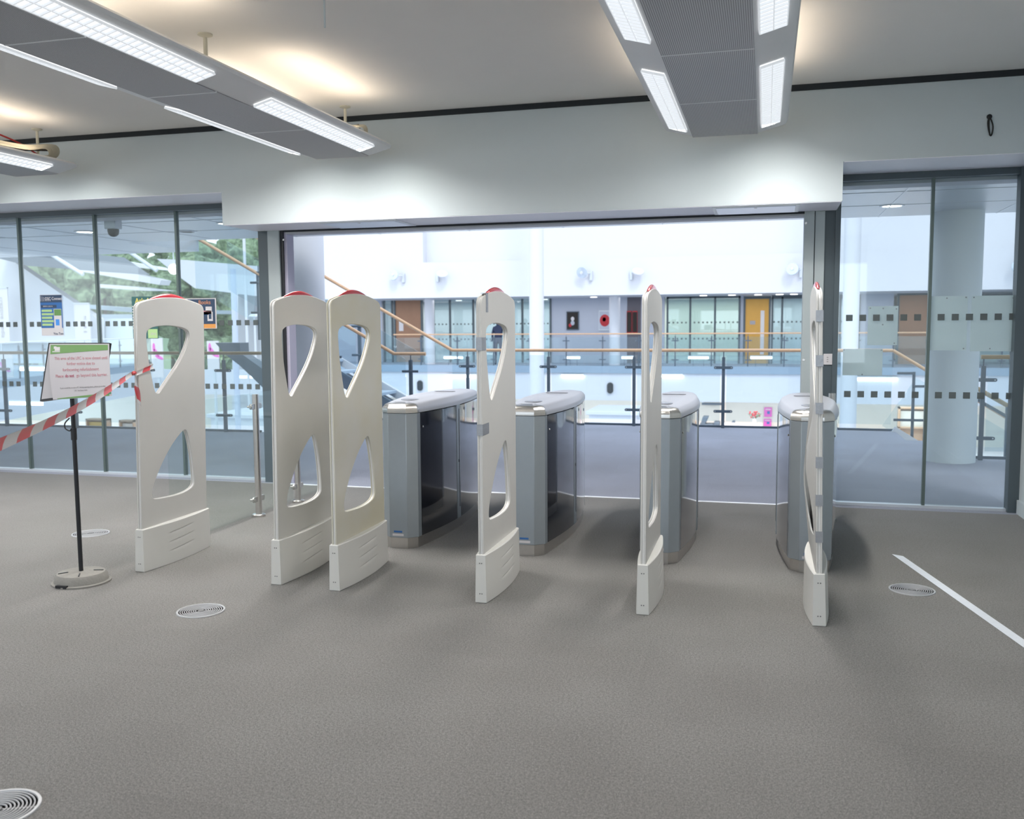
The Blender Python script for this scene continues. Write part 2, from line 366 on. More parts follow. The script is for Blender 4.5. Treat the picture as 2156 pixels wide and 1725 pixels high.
struct('trim_1', MB().box(XL, XR, YW-.012, YW+.01, 3.255, 3.302), M['gap'])
# underside of the recess over the glazing: brightened by a paler sheet, and the hatches in the bulkhead underside
g = MB()
for x0, x1 in ((atZ(672, 470, ZB).x, atZ(830, 461, ZB).x), (atZ(1500, 436, ZB).x, atZ(1672, 431, ZB).x)):
    g.box(x0, x1, YW+.035, YW+.50, ZB-.006, ZB+.001)
hatch_src = None
for i, (xa, xb, lab) in enumerate(((-3.80, -3.06, 'white flush access hatch in the bulkhead underside above the left detection panels'), (-.42, .24, 'white flush access hatch in the bulkhead underside near the right door post'))):
    t = thing('access_hatch', lab, 'ceiling hatch', ((xa+xb)/2, YW+.27, ZB-.017), group='hatches in the bulkhead underside')
    wd2 = (xb-xa)/2
    MB().box(-wd2, wd2, -.24, .24, .004, .012).build('hatch_frame', mat('hatch_trim', (.75, .78, .8), .4), t)
    MB().box(-wd2+.03, wd2-.03, -.21, .21, 0, .008).build('hatch_panel', mat('hatch_white', (.70, .74, .84), .3, metal=.3), t, bevel=.002)
    MB().lathe([(.012, 0), (.012, -.003), (.004, -.004)], n=14).build('lock', M['steel'], t, loc=(0, -.17, 0))

struct('lightening_sheet', MB().box(-4.705, .535, YW+.004, YG-.15, ZB-.005, ZB+.001).box(XL, -4.715, YW+.004, YG-.07, ZS-.005, ZS+.001).box(.545, XR, YW+.004, YG-.07, ZS-.005, ZS+.001), mat('underside_lightened', (.90, .90, .97), .5))  # paler than the wall; bounce light put into the underside colour
# glazed screens -------------------------------------------------------------
def squares(xs, z, yy):
    q = MB()
    for x in xs: q.box(x-.026, x+.026, yy-.0008, yy+.0008, z-.026, z+.026)
    return q
def glazing(name, x0, x1, mull, lab_sq, xsq):
    fr = MB().box(x0, x1, YG-.06, YG+.04, ZS-.055, ZS)
    root = struct(name, fr, M['dark'])
    root['label'] = lab_sq
    MB().box(x0, x1, YG-.035, YG+.035, 0, .022).build('sill', M['sill'], root)
    xs = [x0]+list(mull)+[x1]
    for a, c in zip(xs[:-1], xs[1:]): MB().box(a, c, YG-.006, YG+.006, .022, ZS-.055).build('glass_pane', M['glass'], root)
    for a in mull: MB().box(a-.012, a+.012, YG-.022, YG+.022, .022, ZS-.055).build('mullion', mat('mullion_metal', (.12, .16, .15), .35, metal=.3), root)
    for z in (1.56, .93): squares(xsq, z, YG-.009).build('marking_squares', M['square'], root, smooth=0)
    return root
MUL_L = [-11.35, -10.4, -9.45, -8.5, -7.558, -6.623, -5.668]
sqx = []
for a, c in zip([-12.3]+MUL_L, MUL_L+[-4.71]):
    n = 9; sqx += [a+.06+(c-a-.12)*(i+.5)/n for i in range(n)]
glazing('window_1', XL, -4.71, MUL_L, 'glazed screen left of the gates with three dark mullions', sqx)
sqx = [.667+.1045*i for i in range(6)] + [1.365+.1045*i for i in range(6)]
w2 = glazing('window_2', .57, 1.90, [1.275], 'glazed screen right of the gates with one dark mullion', sqx)
MB().box(1.89, XR, YG-.08, YG+.04, 0, ZS).build('frame_post', M['dark'], w2)

# sliding door surround
d1 = struct('door_1', MB().box(-4.71, -4.605, YG-.10, YG+.05, 0, ZB), M['dark'])
MB().box(-4.60, -4.475, YG-.12, YG+.04, 0, ZB).build('jamb', M['alu'], d1, bevel=.004)
MB().box(-4.475, -4.445, YG-.10, YG+.05, 0, ZB).build('seal', M['black'], d1)
MB().box(-4.445, -4.415, YG-.08, YG+.05, 0, ZB).build('door_edge', M['lav'], d1)
MB().box(.292, .372, YG-.12, YG+.04, 0, ZB).build('jamb', M['alu'], d1, bevel=.004)
MB().box(.378, .455, YG-.11, YG+.05, 0, ZB).build('jamb', M['alu'], d1, bevel=.004)
MB().box(.455, .535, YG-.09, YG+.03, 0, ZB+.02).build('frame_post', M['dark'], d1)
MB().box(.535, .575, YG-.12, YG+.04, 0, ZS).build('frame_post', M['dark'], d1)
MB().box(-4.415, .292, YG-.14, YG-.115, ZB-.02, ZB).build('shadow_gap', M['gap'], d1)
MB().box(-4.415, .292, YG-.11, YG+.06, ZB-.035, ZB).build('track_cover', M['soffit'], d1)
for px, py in ((597, 505), (1697, 470)):
    p = atY(px, py, YG-.12); MB().lathe([(.011, 0), (.009, .003)], n=14).build('bolt', M['steel'], d1).matrix_world = Matrix.Translation(p) @ Matrix.Rotation(math.radians(90), 4, 'X')
p = atY(1692, 758, YG-.12); MB().lathe([(.013, 0), (.011, .003)], n=14).build('lock', M['steel'], d1).matrix_world = Matrix.Translation(p) @ Matrix.Rotation(math.radians(90), 4, 'X')
struct('trim_2', MB().box(-4.42, .3, 8.03, 8.068, 0, .004), mat('track_line', (.9, .92, .97), .4))

# ------------------------------------------------------------------ suspended light rafts
def lamp_unit(root, x, y0, y1, hw=.068, on=1.):
    zl = 2.915
    t = MB().box(x-hw, x+hw, y0, y1, zl, zl+.004).build('lamp_diffuser', M['lamp'], root)
    lv = MB(); n = int((y1-y0)/.04)
    for i in range(n+1):
        y = y0+(y1-y0)*i/n; lv.box(x-hw, x+hw, y-.0012, y+.0012, zl-.012, zl-.001)
    for xx in (x-hw, x, x+hw): lv.box(xx-.0015, xx+.0015, y0, y1, zl-.012, zl-.001)
    lv.build('louvre', M['louvre'], t, smooth=0)
LAMP_P, UP_P = 34, 3.0
def raft(x, label, y_end=7.2, y_start=-2.7):
    root = thing('light_raft', label, 'ceiling light', (x, 0, 0), group='suspended lighting rafts under the ceiling')
    zc = 2.90; z2 = 2.925
    # housing: wing section, sides tipped up, rounded end
    prof = [(-.44, 2.968), (-.43, 2.952), (-.236, zc), (.236, zc), (.43, 2.952), (.44, 2.968), (.425, 2.985), (.30, 2.99), (.24, 3.03), (-.24, 3.03), (-.30, 2.99), (-.425, 2.985)]
    rings = [[(px, y_start, pz) for px, pz in prof]]
    for k, (dy, s) in enumerate(((-.10, 1), (-.04, .985), (-.012, .955), (0, .90))):
        rings.append([(px*s, y_end+dy, pz+(2.95-pz)*(0 if k < 2 else (.12 if k == 2 else .35))) for px, pz in prof])
    MB().loft(rings).build('housing', M['raft'], root)
    ys = [y_end-.03-1.097*k for k in range(0, 10)]
    for a, c in zip(ys[1:], ys[:-1]):
        if c < -1.5: break
        pp_ = MB().box(-.232, .232, a+.006, c-.006, zc-.006, zc+.001).build('perforated_panel', M['perf'], root)
        MB().box(-.232, .232, a-.006, a+.006, zc-.008, zc+.001).build('joint_strip', M['raft'], pp_)
    for k in range(4):
        y1 = 6.93-2.2*k; y0 = y1-1.58
        for sx in (-1, 1):
            # strip lies on the tipped side plane
            ang = math.atan2(.052, .194)*-sx
            piv = bpy.data.objects.new('lamp', None); COL.objects.link(piv); piv.parent = root
            piv.location = (sx*.318, 0, 2.921); piv.rotation_euler = (0, ang, 0)
            u = MB().box(-.064, .064, y0, y1, -.006, .002).build('lamp_diffuser', M['lamp'], piv)
            lv = MB(); n = int(1.58/.05)
            for i in range(n+1):
                y = y0+(y1-y0)*i/n; lv.box(-.064, .064, y-.003, y+.003, -.018, -.006)
            for xx in (-.064, 0, .064): lv.box(xx-.003, xx+.003, y0, y1, -.018, -.006)
            lv.build('louvre', M['louvre'], piv, smooth=0)
            on = 1.
            if abs(x+.31) < .1 and sx < 0 and k == 0: on = .25
            on *= (1, .42, .18, .3)[k]
            if k < 3:
                area('lamp_light', (x+sx*.318, (y0+y1)/2, 2.895), (0, -sx*.2, 0), .11, 1.5, LAMP_P*on, (1, .98, .95), 150)
                if k == 0: area('lamp_light', (x+sx*.318, y1-.06, 2.893), (math.radians(28), 0, 0), .11, .10, 5.5*on, (1, .98, .93), 128)
                area('uplight', (x+sx*.34, (y0+y1)/2+.1, 3.0), (math.radians(180), sx*math.radians(-12), 0), .09, 1.25, UP_P, (1, .83, .64), 160)
    for y in (7.25-.10, 5.18, 3.1, 1.0):
        rd = MB().tube([(.04, y, 3.03), (.04, y, ZC)], .0125, 12).lathe([(.012, ZC-.02), (.045, ZC-.008), (.045, ZC)], (.04, y, 0), 20)
        rd.build('hanger_rod', M['rod'], root)
        MB().box(.0, .08, y-.04, y+.04, 3.03, 3.06).build('hanger_bracket', M['rod'], root, bevel=.003)
    return root
rafts = []
for x, lab in ((-3.37, 'long suspended light raft at upper left running towards the wall above the closed sign'), (-.31, 'suspended light raft overhead right of centre pointing at the right end of the bulkhead'),
               (-6.38, 'suspended light raft in the far upper left corner with loose cables on top')):
    rafts.append(raft(x, lab))
# cables lying on the rafts
def cable(name, pts, r, m, parent):
    return MB().tube(arc_pts(pts, False, 6), r, 7).build(name, m, parent)
rnd = random.Random(4)
for root, n in ((rafts[0], 3), (rafts[2], 7)):
    for i in range(n):
        o = rnd.uniform(-.03, .03); k = .02*i
        cable('cable', [(.15, 5.4, 3.05+k*.3), (.20+o, 6.2, 3.04+k*.3), (.24, 6.75+o, 3.05+k*.2), (.27, 6.98+k, 3.09+k*.35), (.23, 7.06+k*.7, 3.04), (.1, 7.0, 3.035)], .008, M['cable'], root)
    for i in range(4):
        o = rnd.uniform(-.05, .05)
        cable('cable', [(-.05+o, 5.9, 3.05), (.0+o, 6.4, 3.09+.01*i), (.08, 6.75, 3.06), (.03+o, 7.05, 3.10), (.20, 7.12, 3.10 if i % 2 else 3.14)], .010, M['bcable'], root)
cable('cable', [(.1, 7.1, 3.05), (.0, 6.9, 3.16), (-.05, 6.3, 3.24), (-.08, 5.6, 3.285), (-.1, 4.9, 3.29)], .008, M['redcable'], rafts[2])

p = atY(684, 58, 4.6)
tag(MB().tube([(p.x, 4.6, p.z), (p.x, 4.6, ZC)], .0055, 8).build('hanging_rod', M['wall']), 'thin white rod hanging alone from the ceiling between the two light rafts', 'rod')
pp = [atY(a, c, YW-.012) for a, c in ((2083, 246), (2080, 258), (2082, 276), (2086, 286), (2090, 275), (2090, 262), (2084, 248), (2082, 262), (2084, 288))]
cb = cable('cable_loop', [(p.x, p.y, p.z) for p in pp], .005, M['bcable'], None)
tag(cb, 'small loop of black cable poking out of the wall above the right glazing', 'cable')
MB().lathe([(.018, 0), (.018, .006), (.01, .008)], n=16).build('grommet', M['black'], cb).matrix_world = Matrix.Translation(atY(2083, 246, YW)) @ Matrix.Rotation(math.radians(90), 4, 'X')

# ------------------------------------------------------------------ detection panels
UP = [(.086, 1.483), (.123, 1.513), (.182, 1.525), (.283, 1.531), (.388, 1.526), (.469, 1.514), (.515, 1.496), (.532, 1.468), (.513, 1.419), (.461, 1.342), (.394, 1.27), (.319, 1.205), (.238, 1.138), (.197, 1.106), (.168, 1.111), (.150, 1.140), (.125, 1.225), (.104, 1.307), (.090, 1.399)]
LO = [(.455, .842), (.492, .820), (.524, .727), (.547, .623), (.560, .495), (.543, .452), (.471, .430), (.352, .424), (.224, .430), (.142, .438), (.111, .458), (.118, .513), (.157, .577), (.222, .661), (.304, .744), (.385, .806)]
def outline(ins=0., L=.70, zt=1.672, crown=1.712, zb=.2):
    pts = [(ins, zb), (L-ins, zb)]
    n = 20; r = .02
    r = .042-ins
    pts += [(L-ins-r+r*math.cos(a), zt-ins-r+r*math.sin(a)) for a in [math.radians(q) for q in (0, 15, 30, 45, 60, 75)]]
    for i in range(n+1):
        t = 1-i/n; y = (ins+r*.8)+(L-2*ins-2*r*.8)*t; u = 2*t-1
        pts.append((y, zt-ins+(crown-zt)*(1-u*u)))
    pts += [(ins+r-r*math.cos(a), zt-ins-r+r*math.sin(a)) for a in [math.radians(q) for q in (75, 60, 45, 30, 15, 0)]]
    return pts
OUT, OUTI = outline(), outline(.006)
UPS, LOS = arc_pts(UP, True, 3), arc_pts(LO, True, 3)
def grow(loop, d):
    c = Vector((sum(p[0] for p in loop)/len(loop), sum(p[1] for p in loop)/len(loop)))
    return [Vector(p)+(Vector(p)-c).normalized()*d for p in loop]
ME_CORE = plate([OUTI, grow(UPS, .004), grow(LOS, .004)], -.0055, .0055, .001)
ME_COVR = plate([OUT, UPS, LOS], .0055, .0150, .0038)
ME_COVL = plate([OUT, UPS, LOS], -.0150, -.0055, .0038)
ME_CORE.materials.append(M['ivory2']); ME_COVR.materials.append(M['ivory']); ME_COVL.materials.append(M['ivory'])
def base_mesh():
    # lens-shaped boot, bulging to both sides, three pressed slits on each side
    NY, L = 52, .72; zs = [0, .004]+[.004+.262*i/118 for i in range(1, 119)]+[.270]
    def hw(t, z):
        e = .0325-.0060*(z/.27); m = .064-.008*(z/.27)
        h = e+(m-e)*math.sin(math.pi*t)**.9
        d = 0
        for k, zc in enumerate((.208, .150, .092)):
            y = t*L; zl = zc+(y-.36)*.06
            if .22 < y < .50:
                f = math.sin(math.pi*(y-.22)/.28); q = (z-zl)/.0028
                d += .0055*f*math.exp(-q*q) if q > 0 else .0055*f*math.exp(-abs(q)/2.4)
        return h-d
    rings = []
    for k, z in enumerate(zs):
        sh = .004 if k in (0, len(zs)-1) else 0
        R = [(hw(i/NY, z)-sh, i/NY*(L-2*sh)+sh-.009, z) for i in range(NY+1)] + [(-(hw(i/NY, z)-sh), i/NY*(L-2*sh)+sh-.009, z) for i in range(NY, -1, -1)]
        rings.append(R)
    return MB().loft(rings)
_b = base_mesh().build('tmp_base', M['cream']); ME_BASE = _b.data; bpy.data.objects.remove(_b)
cap = MB(); rings = []
for i in range(15):
    t = i/14; y = .13+.40*t; hgt = .027*math.sin(math.pi*t)**.8+.002; w_ = .0135*math.sin(math.pi*t)**.35+.001
    z0 = 1.672+.040*(1-(2*(y/.70)-1)**2)-.006
    rings.append([(w_*math.cos(a), y, z0+hgt*math.sin(a)) for a in [math.pi*j/10 for j in range(11)]])
ME_CAP = (lambda o: (o.data, bpy.data.objects.remove(o))[0])(cap.loft(rings).build('tmp_cap', M['red']))
ME_SCR = (lambda o: (o.data, bpy.data.objects.remove(o))[0])(MB().lathe([(.0035, 0), (.003, .0012)], n=10).build('tmp_s', mat('screw_grey', (.2, .2, .2), .4, metal=.8)))
def gate(x, y, label, yellow=False, rz=0., tilt=0.):
    root = thing('detection_panel', label, 'security gate', (x, y, 0), rz, 'theft detection panels in front of the turnstiles')
    root.rotation_euler = (0, tilt, rz)
    put('core_panel', ME_CORE, root)
    for me in (ME_COVL, ME_COVR):
        if yellow: me = me.copy(); me.materials.clear(); me.materials.append(M['yellow'])
        put('side_cover', me, root)
    put('base_cover', ME_BASE, root); c = put('alarm_light', ME_CAP, root); c['label'] = 'red alarm light cap'
    for z in (.052, .222):
        for sx in (-1, 1):
            s = put('screw', ME_SCR, root); s.location = (sx*.006, -.0004+.004, z); s.rotation_euler = (math.radians(90), 0, 0); s.location.y = -.0092
    return root
g1 = gate(-3.738, 4.90, 'leftmost white detection panel with the red and white tape tied to it', tilt=.024)
g2 = gate(-2.762, 4.845, 'white detection panel standing second from left, close beside the yellowed one', tilt=.012)
g3 = gate(-2.368, 4.81, 'yellowed detection panel, third from left, in front of the first turnstile', True)
g4 = gate(-1.481, 4.79, 'detection panel with three grey tape patches on its left edge between first and second turnstiles')
g5 = gate(-.596, 4.79, 'detection panel seen nearly edge on in front of the third turnstile')
g6 = gate(.287, 4.82, 'rightmost detection panel seen edge on, taped together all the way up', tilt=-.020)
def tape_patch(root, z0, z1, y1, sides=1, bulge=0.):
    # strip wrapped round the front edge
    t = .0160+bulge; b = MB()
    b.box(-t, t, -.0022, -.0002, z0, z1)
    if sides > 0: b.box(t-.001, t+.0008, -.002, y1, z0, z1)
    b.box(-t-.0008, -t+.001, -.002, y1, z0, z1)
    o = b.build('tape_strip', M['duct'], root); o['label'] = 'silver duct tape'
tape_patch(g4, 1.385, 1.455, .075); tape_patch(g4, .925, .985, .12)
o = MB().box(.0148, .0162, .085, .125, 1.590, 1.694).box(-.0158, .0162, .085, .125, 1.6925, 1.6945).build('tape_strip', M['duct'], g4); o['label'] = 'silver duct tape'
for z in (1.555, 1.335, 1.10, .83, .64, .455): tape_patch(g6, z-.028, z+.028, .03, 1, .0005)
# sprung left cover of the last panel: bowed away from its core near the bottom
me = ME_COVL.copy()
for v in me.vertices:
    z = v.co.z
    if .28 < z < 1.1: v.co.x -= .034*math.sin(math.pi*(z-.28)/.82)**2*min(1, max(0, v.co.y-.06)/.25)+.006*math.sin(math.pi*(z-.28)/.82)
for ch in [c for c in COL.objects if c.parent == g6 and c.data == ME_COVL]: ch.data = me

# ------------------------------------------------------------------ turnstile cabinets
LT = 1.5
def hw(y):
    y = min(max(y, 0), LT)
    if y > LT/2: y = LT-y
    if y < .055: return .065+(.125-.065)*(y/.055)
    return .125+.065*math.sin(math.pi/2*(y-.055)/(LT/2-.055))
def lens(y0, y1, ins=0., n=24):
    ys = [y0+(y1-y0)*i/n for i in range(n+1)]
    for q in (.055, LT-.055):
        if y0 < q < y1: ys.append(q)
    ys = sorted(ys)
    return [(hw(y)-ins, y) for y in ys] + [(-hw(y)+ins, y) for y in ys[::-1]]
def turnstile(x, y, label):
    root = thing('turnstile_cabinet', label, 'turnstile', (x, y, 0), 0, 'turnstile cabinets across the opening')
    pl = [(px*.93, .012+py*(LT-.024)/LT) for px, py in lens(0, LT)]
    MB().prism(pl, 0, .078).build('plinth', M['steel'], root, smooth=20)
    for k in (0, 1):
        poly = lens(0, .10) if k == 0 else lens(LT-.10, LT)
        c = MB().prism(poly, .075, .93).build('end_column', M['cabinet'], root, bevel=.004, smooth=20)
    MB().prism(lens(.11, LT-.11, .02), .075, .93).build('core', M['black'], root)
    for s in (-1, 1):
        for ya, yb in ((.103, .695), (.775, LT-.103)):
            n = 20; ys = [ya+(yb-ya)*i/n for i in range(n+1)]
            poly = [(s*hw(q), q) for q in ys] + [(s*(hw(q)-.008), q) for q in ys[::-1]]
            MB().prism(poly, .078, .925).build('side_panel', M['blackglass'], root, smooth=30)
        col = MB().prism([(s*(hw(.698)+.003), .698), (s*(hw(.772)+.003), .772), (s*(hw(.772)-.01), .772), (s*(hw(.698)-.01), .698)], .078, .935).build('centre_strip', M['cabinet'], root)
        xx = s*(hw(.75)+.0035); MB().box(xx-.0012, xx+.0012, .744, .752, .16, .90).build('slot', M['black'], col)
        MB().box(xx-.002, xx+.002, .728, .736, .50, .52).build('lock', M['black'], col)
        xx = s*(hw(.14)+.0002); MB().lathe([(.007, 0), (.006, .0025)], n=14).build('lock', M['steel'], root).matrix_basis = Matrix.Translation((xx, .135, .83)) @ Matrix.Rotation(math.radians(90)*s, 4, 'Y')
    # domed top: quarter-round edge all the way round, steel at both ends
    poly = lens(0, LT, 0, 40)
    def inset(P, d):
        n = len(P); o = []
        for i in range(n):
            a, b2, c = Vector(P[i-1]), Vector(P[i]), Vector(P[(i+1) % n])
            e1, e2 = (b2-a).normalized(), (c-b2).normalized(); n1, n2 = Vector((-e1.y, e1.x)), Vector((-e2.y, e2.x))
            m_ = n1+n2; m_ = m_/m_.dot(n1) if m_.length > .1 else n1
            o.append(b2+m_*d)
        return o
    lv = [(-.004, .932)]+[(-.004+.050*(1-math.cos(math.radians(q))), .948+.046*math.sin(math.radians(q))) for q in (0, 13, 26, 39, 52, 65, 78, 90)]+[(.085, 1.000)]
    rings = [[(p.x, p.y, z+(.012*math.sin(math.pi*min(1, max(0, p.y/LT))) if z > .98 else 0)) for p in inset(poly, ins)] for ins, z in lv]
    full = MB().loft(rings); parts = {}
    for f in full.f:
        ys_ = [full.v[i][1] for i in f]; cy = sum(ys_)/len(f)
        k = 'f' if (len(f) == 4 and cy < .075) else ('b' if (len(f) == 4 and cy > LT-.075) else 't')
        g_ = parts.setdefault(k, (MB(), {})); ids = []
        for i in f:
            if i not in g_[1]: g_[1][i] = len(g_[0].v); g_[0].v.append(full.v[i])
            ids.append(g_[1][i])
        g_[0].f.append(tuple(ids)); g_[0].mi.append(0)
    parts['t'][0].build('top_cover', M['cabtop'], root, smooth=50)
    for k in 'fb': parts[k][0].build('end_cap', M['steel'], root, smooth=28)
    MB().lathe([(.052, 0), (.052, .004), (.046, .006)], n=36).build('reader_pad', mat('reader_grey', (.30, .31, .34), .25, metal=.4), root, loc=(0, .25, 1.004)).scale = (1.15, 1.5, 1)
    MB().box(-.085, .085, .99, .992, 1.006, 1.0122).build('lid_seam', mat('seam_grey', (.2, .2, .22), .5), root)
    o = MB().box(-.045, .035, -.0012, .0, .088, .103).build('maker_label', M['paper'], root); o['label'] = 'white label with a blue strip above'
    MB().box(-.035, .025, -.0012, .0, .112, .124).build('strip', M['blue'], o)
    return root
turnstile(-2.395, 5.85, 'left end turnstile cabinet of grey metal with smoked curved sides, beside the yellowed panel')
turnstile(-1.505, 5.85, 'second turnstile cabinet from the left, just right of the panel with grey tape patches')
turnstile(-.632, 5.85, 'third turnstile cabinet, behind the thin edge on panel')
turnstile(.285, 5.85, 'right end turnstile cabinet behind the taped up panel, by the door post')

# ------------------------------------------------------------------ low glass barrier left, posts
def steel_post(x, y, label, group='stainless posts of the low glass barrier', top=.985, clamps=True):
    t = thing('barrier_post', label, 'post', (x, y, 0), 0, group)
    MB().tube([(0, 0, .015), (0, 0, top)], .0255, 20).build('pole', M['steel'], t)
    MB().lathe([(.052, 0), (.052, .018), (.048, .022), (.03, .024)], n=28).build('base_plate', M['steel'], t)
    if clamps:
        for z in (.89, .145):
            for s in (-1, 1):
                MB().prism([(s*.02+.0, z-.022), (s*.075, z-.022), (s*.085, z-.01), (s*.085, z+.010), (s*.075, z+.022), (s*.02, z+.022)], -.008, .008, 'X').build('glass_clamp', M['steel'], t, bevel=.003)
            MB().tube([(-.03, -.07, z), (.014, -.07, z)], .009, 12).build('bolt', M['steel'], t)
    return t
steel_post(-3.905, 6.60, 'stainless steel post with glass clamps, between the first two detection panels')
steel_post(-3.885, 7.22, 'stainless steel post seen through the lower opening of the second detection panel')
steel_post(.500, 7.48, 'stainless steel post behind the right end turnstile cabinet', clamps=False)
for a, c, lab in ((5.45, 6.54, 'clear low glass barrier sheet beside the leftmost detection panel'), (6.66, 7.16, 'clear low glass sheet between the two stainless posts'), (7.28, 8.0, 'clear low glass sheet behind the stainless post by the left door post')):
    o = MB().box(-.005, .005, 0, c-a, .03, 1.0).build('glass_barrier', M['glass4'], loc=(-3.9, a, 0)); tag(o, lab, 'glass barrier')

# ------------------------------------------------------------------ floor air diffusers
def vent(c, r, label):
    t = thing('floor_vent', label, 'floor vent', (c.x, c.y, 0), 0, 'round air vents in the carpet')
    MB().lathe([(r*.93, .0005), (.001, .0005)], n=48).build('dark_well', mat('vent_dark', (.012, .01, .012), .7), t)
    MB().lathe([(r*.90, .001), (r*.915, .0055), (r*.985, .0055), (r, .001)], n=56, cap=False).build('rim', mat('vent_rim', (.5, .5, .51), .45, metal=.5), t)
    g = MB(); n = 8
    for k in range(n):
        ro = r*(.86-.088*k); ri = ro-r*.046
        g.lathe([(ri, .001), (ri+.001, .0045), (ro-.001, .0045), (ro, .001)], n=48, cap=False)
    for k in range(3):
        a = 2*math.pi*k/3+.4; g.bar((0, 0, .0018), (r*.9*math.cos(a), r*.9*math.sin(a), .0018), .006, .0012)
    g.build('ring_grille', mat('vent_aluminium', (.42, .42, .43), .5, metal=.3), t)
    MB().lathe([(r*.13, .001), (r*.12, .005), (.001, .0055)], n=24).build('hub', mat('vent_hub', (.2, .2, .2), .5), t)
vent(atZ(423, 1287), .127, 'round silver air vent in the carpet in front of the second detection panel')
vent(atZ(1920, 1243), .125, 'round silver air vent in the carpet beside the white floor tape on the right')
vent(atZ(191, 1124), .132, 'round silver air vent behind the pole of the closed sign')
vent(Vector((-2.325, 2.30, 0)), .130, 'round silver air vent cut off by the bottom left corner of the picture')

# floor tape
a, b_ = atZ(1890, 1170), atZ(2156, 1356); d = (b_-a).normalized(); n_ = Vector((-d.y, d.x, 0))*.027; e = b_+d*.9
tp = MB().add([(*(a+n_+d*.02).xy, .001), (*(a-n_-d*.03).xy, .001), (*(e-n_).xy, .001), (*(e+n_).xy, .001), (*(a+n_+d*.02).xy, .0018), (*(a-n_-d*.03).xy, .0018), (*(e-n_).xy, .0018), (*(e+n_).xy, .0018)],
   [(0, 3, 2, 1), (4, 5, 6, 7), (0, 1, 5, 4), (1, 2, 6, 5), (2, 3, 7, 6), (3, 0, 4, 7)]).build('floor_tape', M['floortape'])
tag(tp, 'straight strip of white tape stuck on the carpet at lower right', 'floor tape')

# ------------------------------------------------------------------ closed sign on its stand
SX, SY = atZ(172, 1226).x, atZ(172, 1226).y
st = thing('sign_stand', 'black pole on a round grey rubber foot holding the closed notice', 'sign stand', (SX, SY, 0))
r_ = .152
foot = MB().lathe([(r_+.014, 0), (r_+.014, .010), (r_, .014), (r_-.006, .045), (r_-.018, .062), (r_-.035, .066), (.03, .070), (.001, .070)], n=48)
fo = foot.build('foot', M['base'], st, smooth=40)
for a in (.5, 2.3, 3.9, 5.3): MB().bar((.07*math.cos(a), .07*math.sin(a), .0705), (.125*math.cos(a), .125*math.sin(a), .0675), .006, .003).build('groove', M['black'], fo)
MB().box(-.045, .03, -r_-.0135, -r_+.01, .004, .020).build('recess', M['black'], fo)
MB().tube([(0, 0, .06), (-.004, 0, 1.15)], .0125, 14).build('pole', M['black'], st)
MB().tube([(-.004, 0, .86), (-.004, 0, .93)], .017, 14).build('collar', M['black'], st)
cable('cable_tie', [(-.02, -.01, .99), (-.045, -.02, .96), (-.045, -.02, .93), (-.02, -.015, .915), (-.005, -.015, .93)], .004, M['black'], st)
# backing board: leans back, turned to the left
TLb, TRb = atY(102, 722, 4.76), atY(230, 722, 4.66)
BLb = atY(84, 845, 4.66); BRb = atY(214, 828, 4.575)
def quad_slab(p, th, name, m, parent, inset=0.):
    a, b2, c, d2 = [Vector(q) for q in p]       # TL TR BR BL
    nrm = (b2-a).cross(d2-a).normalized()
    cen = (a+b2+c+d2)/4
    q = [x+(cen-x).normalized()*inset for x in (a, b2, c, d2)]
    off = Vector(parent.location) if parent else Vector()
    vs = [x-off for x in q]+[x+nrm*th-off for x in q]
    return MB().add(vs, [(0, 1, 2, 3), (7, 6, 5, 4), (0, 4, 5, 1), (1, 5, 6, 2), (2, 6, 7, 3), (3, 7, 4, 0)]).build(name, m, parent)
quad_slab((TLb, TRb, BRb, BLb), .018, 'board_frame', M['black'], st)
nb = (TRb-TLb).cross(BLb-TLb).normalized()
q4 = [x-nb*.003 for x in (TLb, TRb, BRb, BLb)]
if (nb.y) < 0: q4 = [x+nb*.021 for x in (TLb, TRb, BRb, BLb)]
quad_slab(q4, .002, 'board_face', mat('board_white', (.48, .46, .475), .6), st, inset=.019)
# the paper notice hanging from the top edge, curling forward at the bottom
nt_ = thing('closed_notice', 'white paper notice with green bands saying the area is now closed, hanging on the stand', 'notice', tuple(atY(170, 780, 4.55)))
ntl, ntr, nbr, nbl = atY(106, 724, 4.725), atY(231, 724, 4.625), atY(237, 834, 4.50), atY(113, 842, 4.58)
def npt(u, v, lift=0.):
    top = ntl.lerp(ntr, u); bot = nbl.lerp(nbr, u); p = top.lerp(bot, v)
    curl = -.02*math.sin(math.pi*v)*(1-u*.6)
    return p + Vector((-.2, -1, 0)).normalized()*(.004+lift-curl*.6) - Vector(nt_.location)
def nsheet(u0, u1, v0f, v1f, lift, name, m, nu=12, nv=12):
    vs = []; fs = []
    for i in range(nu+1):
        u = u0+(u1-u0)*i/nu
        for j in range(nv+1): vs.append(npt(u, v0f(u)+(v1f(u)-v0f(u))*j/nv, lift))
    k = len(vs)
    for i in range(nu+1):
        u = u0+(u1-u0)*i/nu
        for j in range(nv+1): vs.append(npt(u, v0f(u)+(v1f(u)-v0f(u))*j/nv, lift-.0008))
    for i in range(nu):
        for j in range(nv):
            q = i*(nv+1)+j; fs += [(q, q+1, q+nv+2, q+nv+1), (k+q, k+q+nv+1, k+q+nv+2, k+q+1)]
    return MB().add(vs, fs).build(name, m, nt_)
nsheet(0, 1, lambda u: 0, lambda u: 1, 0, 'paper', M['notice'])
nsheet(0.02, .98, lambda u: .02, lambda u: .19-.07*u, .0012, 'header_band', M['green'])
nsheet(.08, .96, lambda u: .985-.05*u, lambda u: .995-.005*u, .0012, 'footer_band', M['green'])
nsheet(.84, .99, lambda u: .90, lambda u: .96, .0014, 'footer_band', mat('dark_green', (.05, .25, .12), .5))
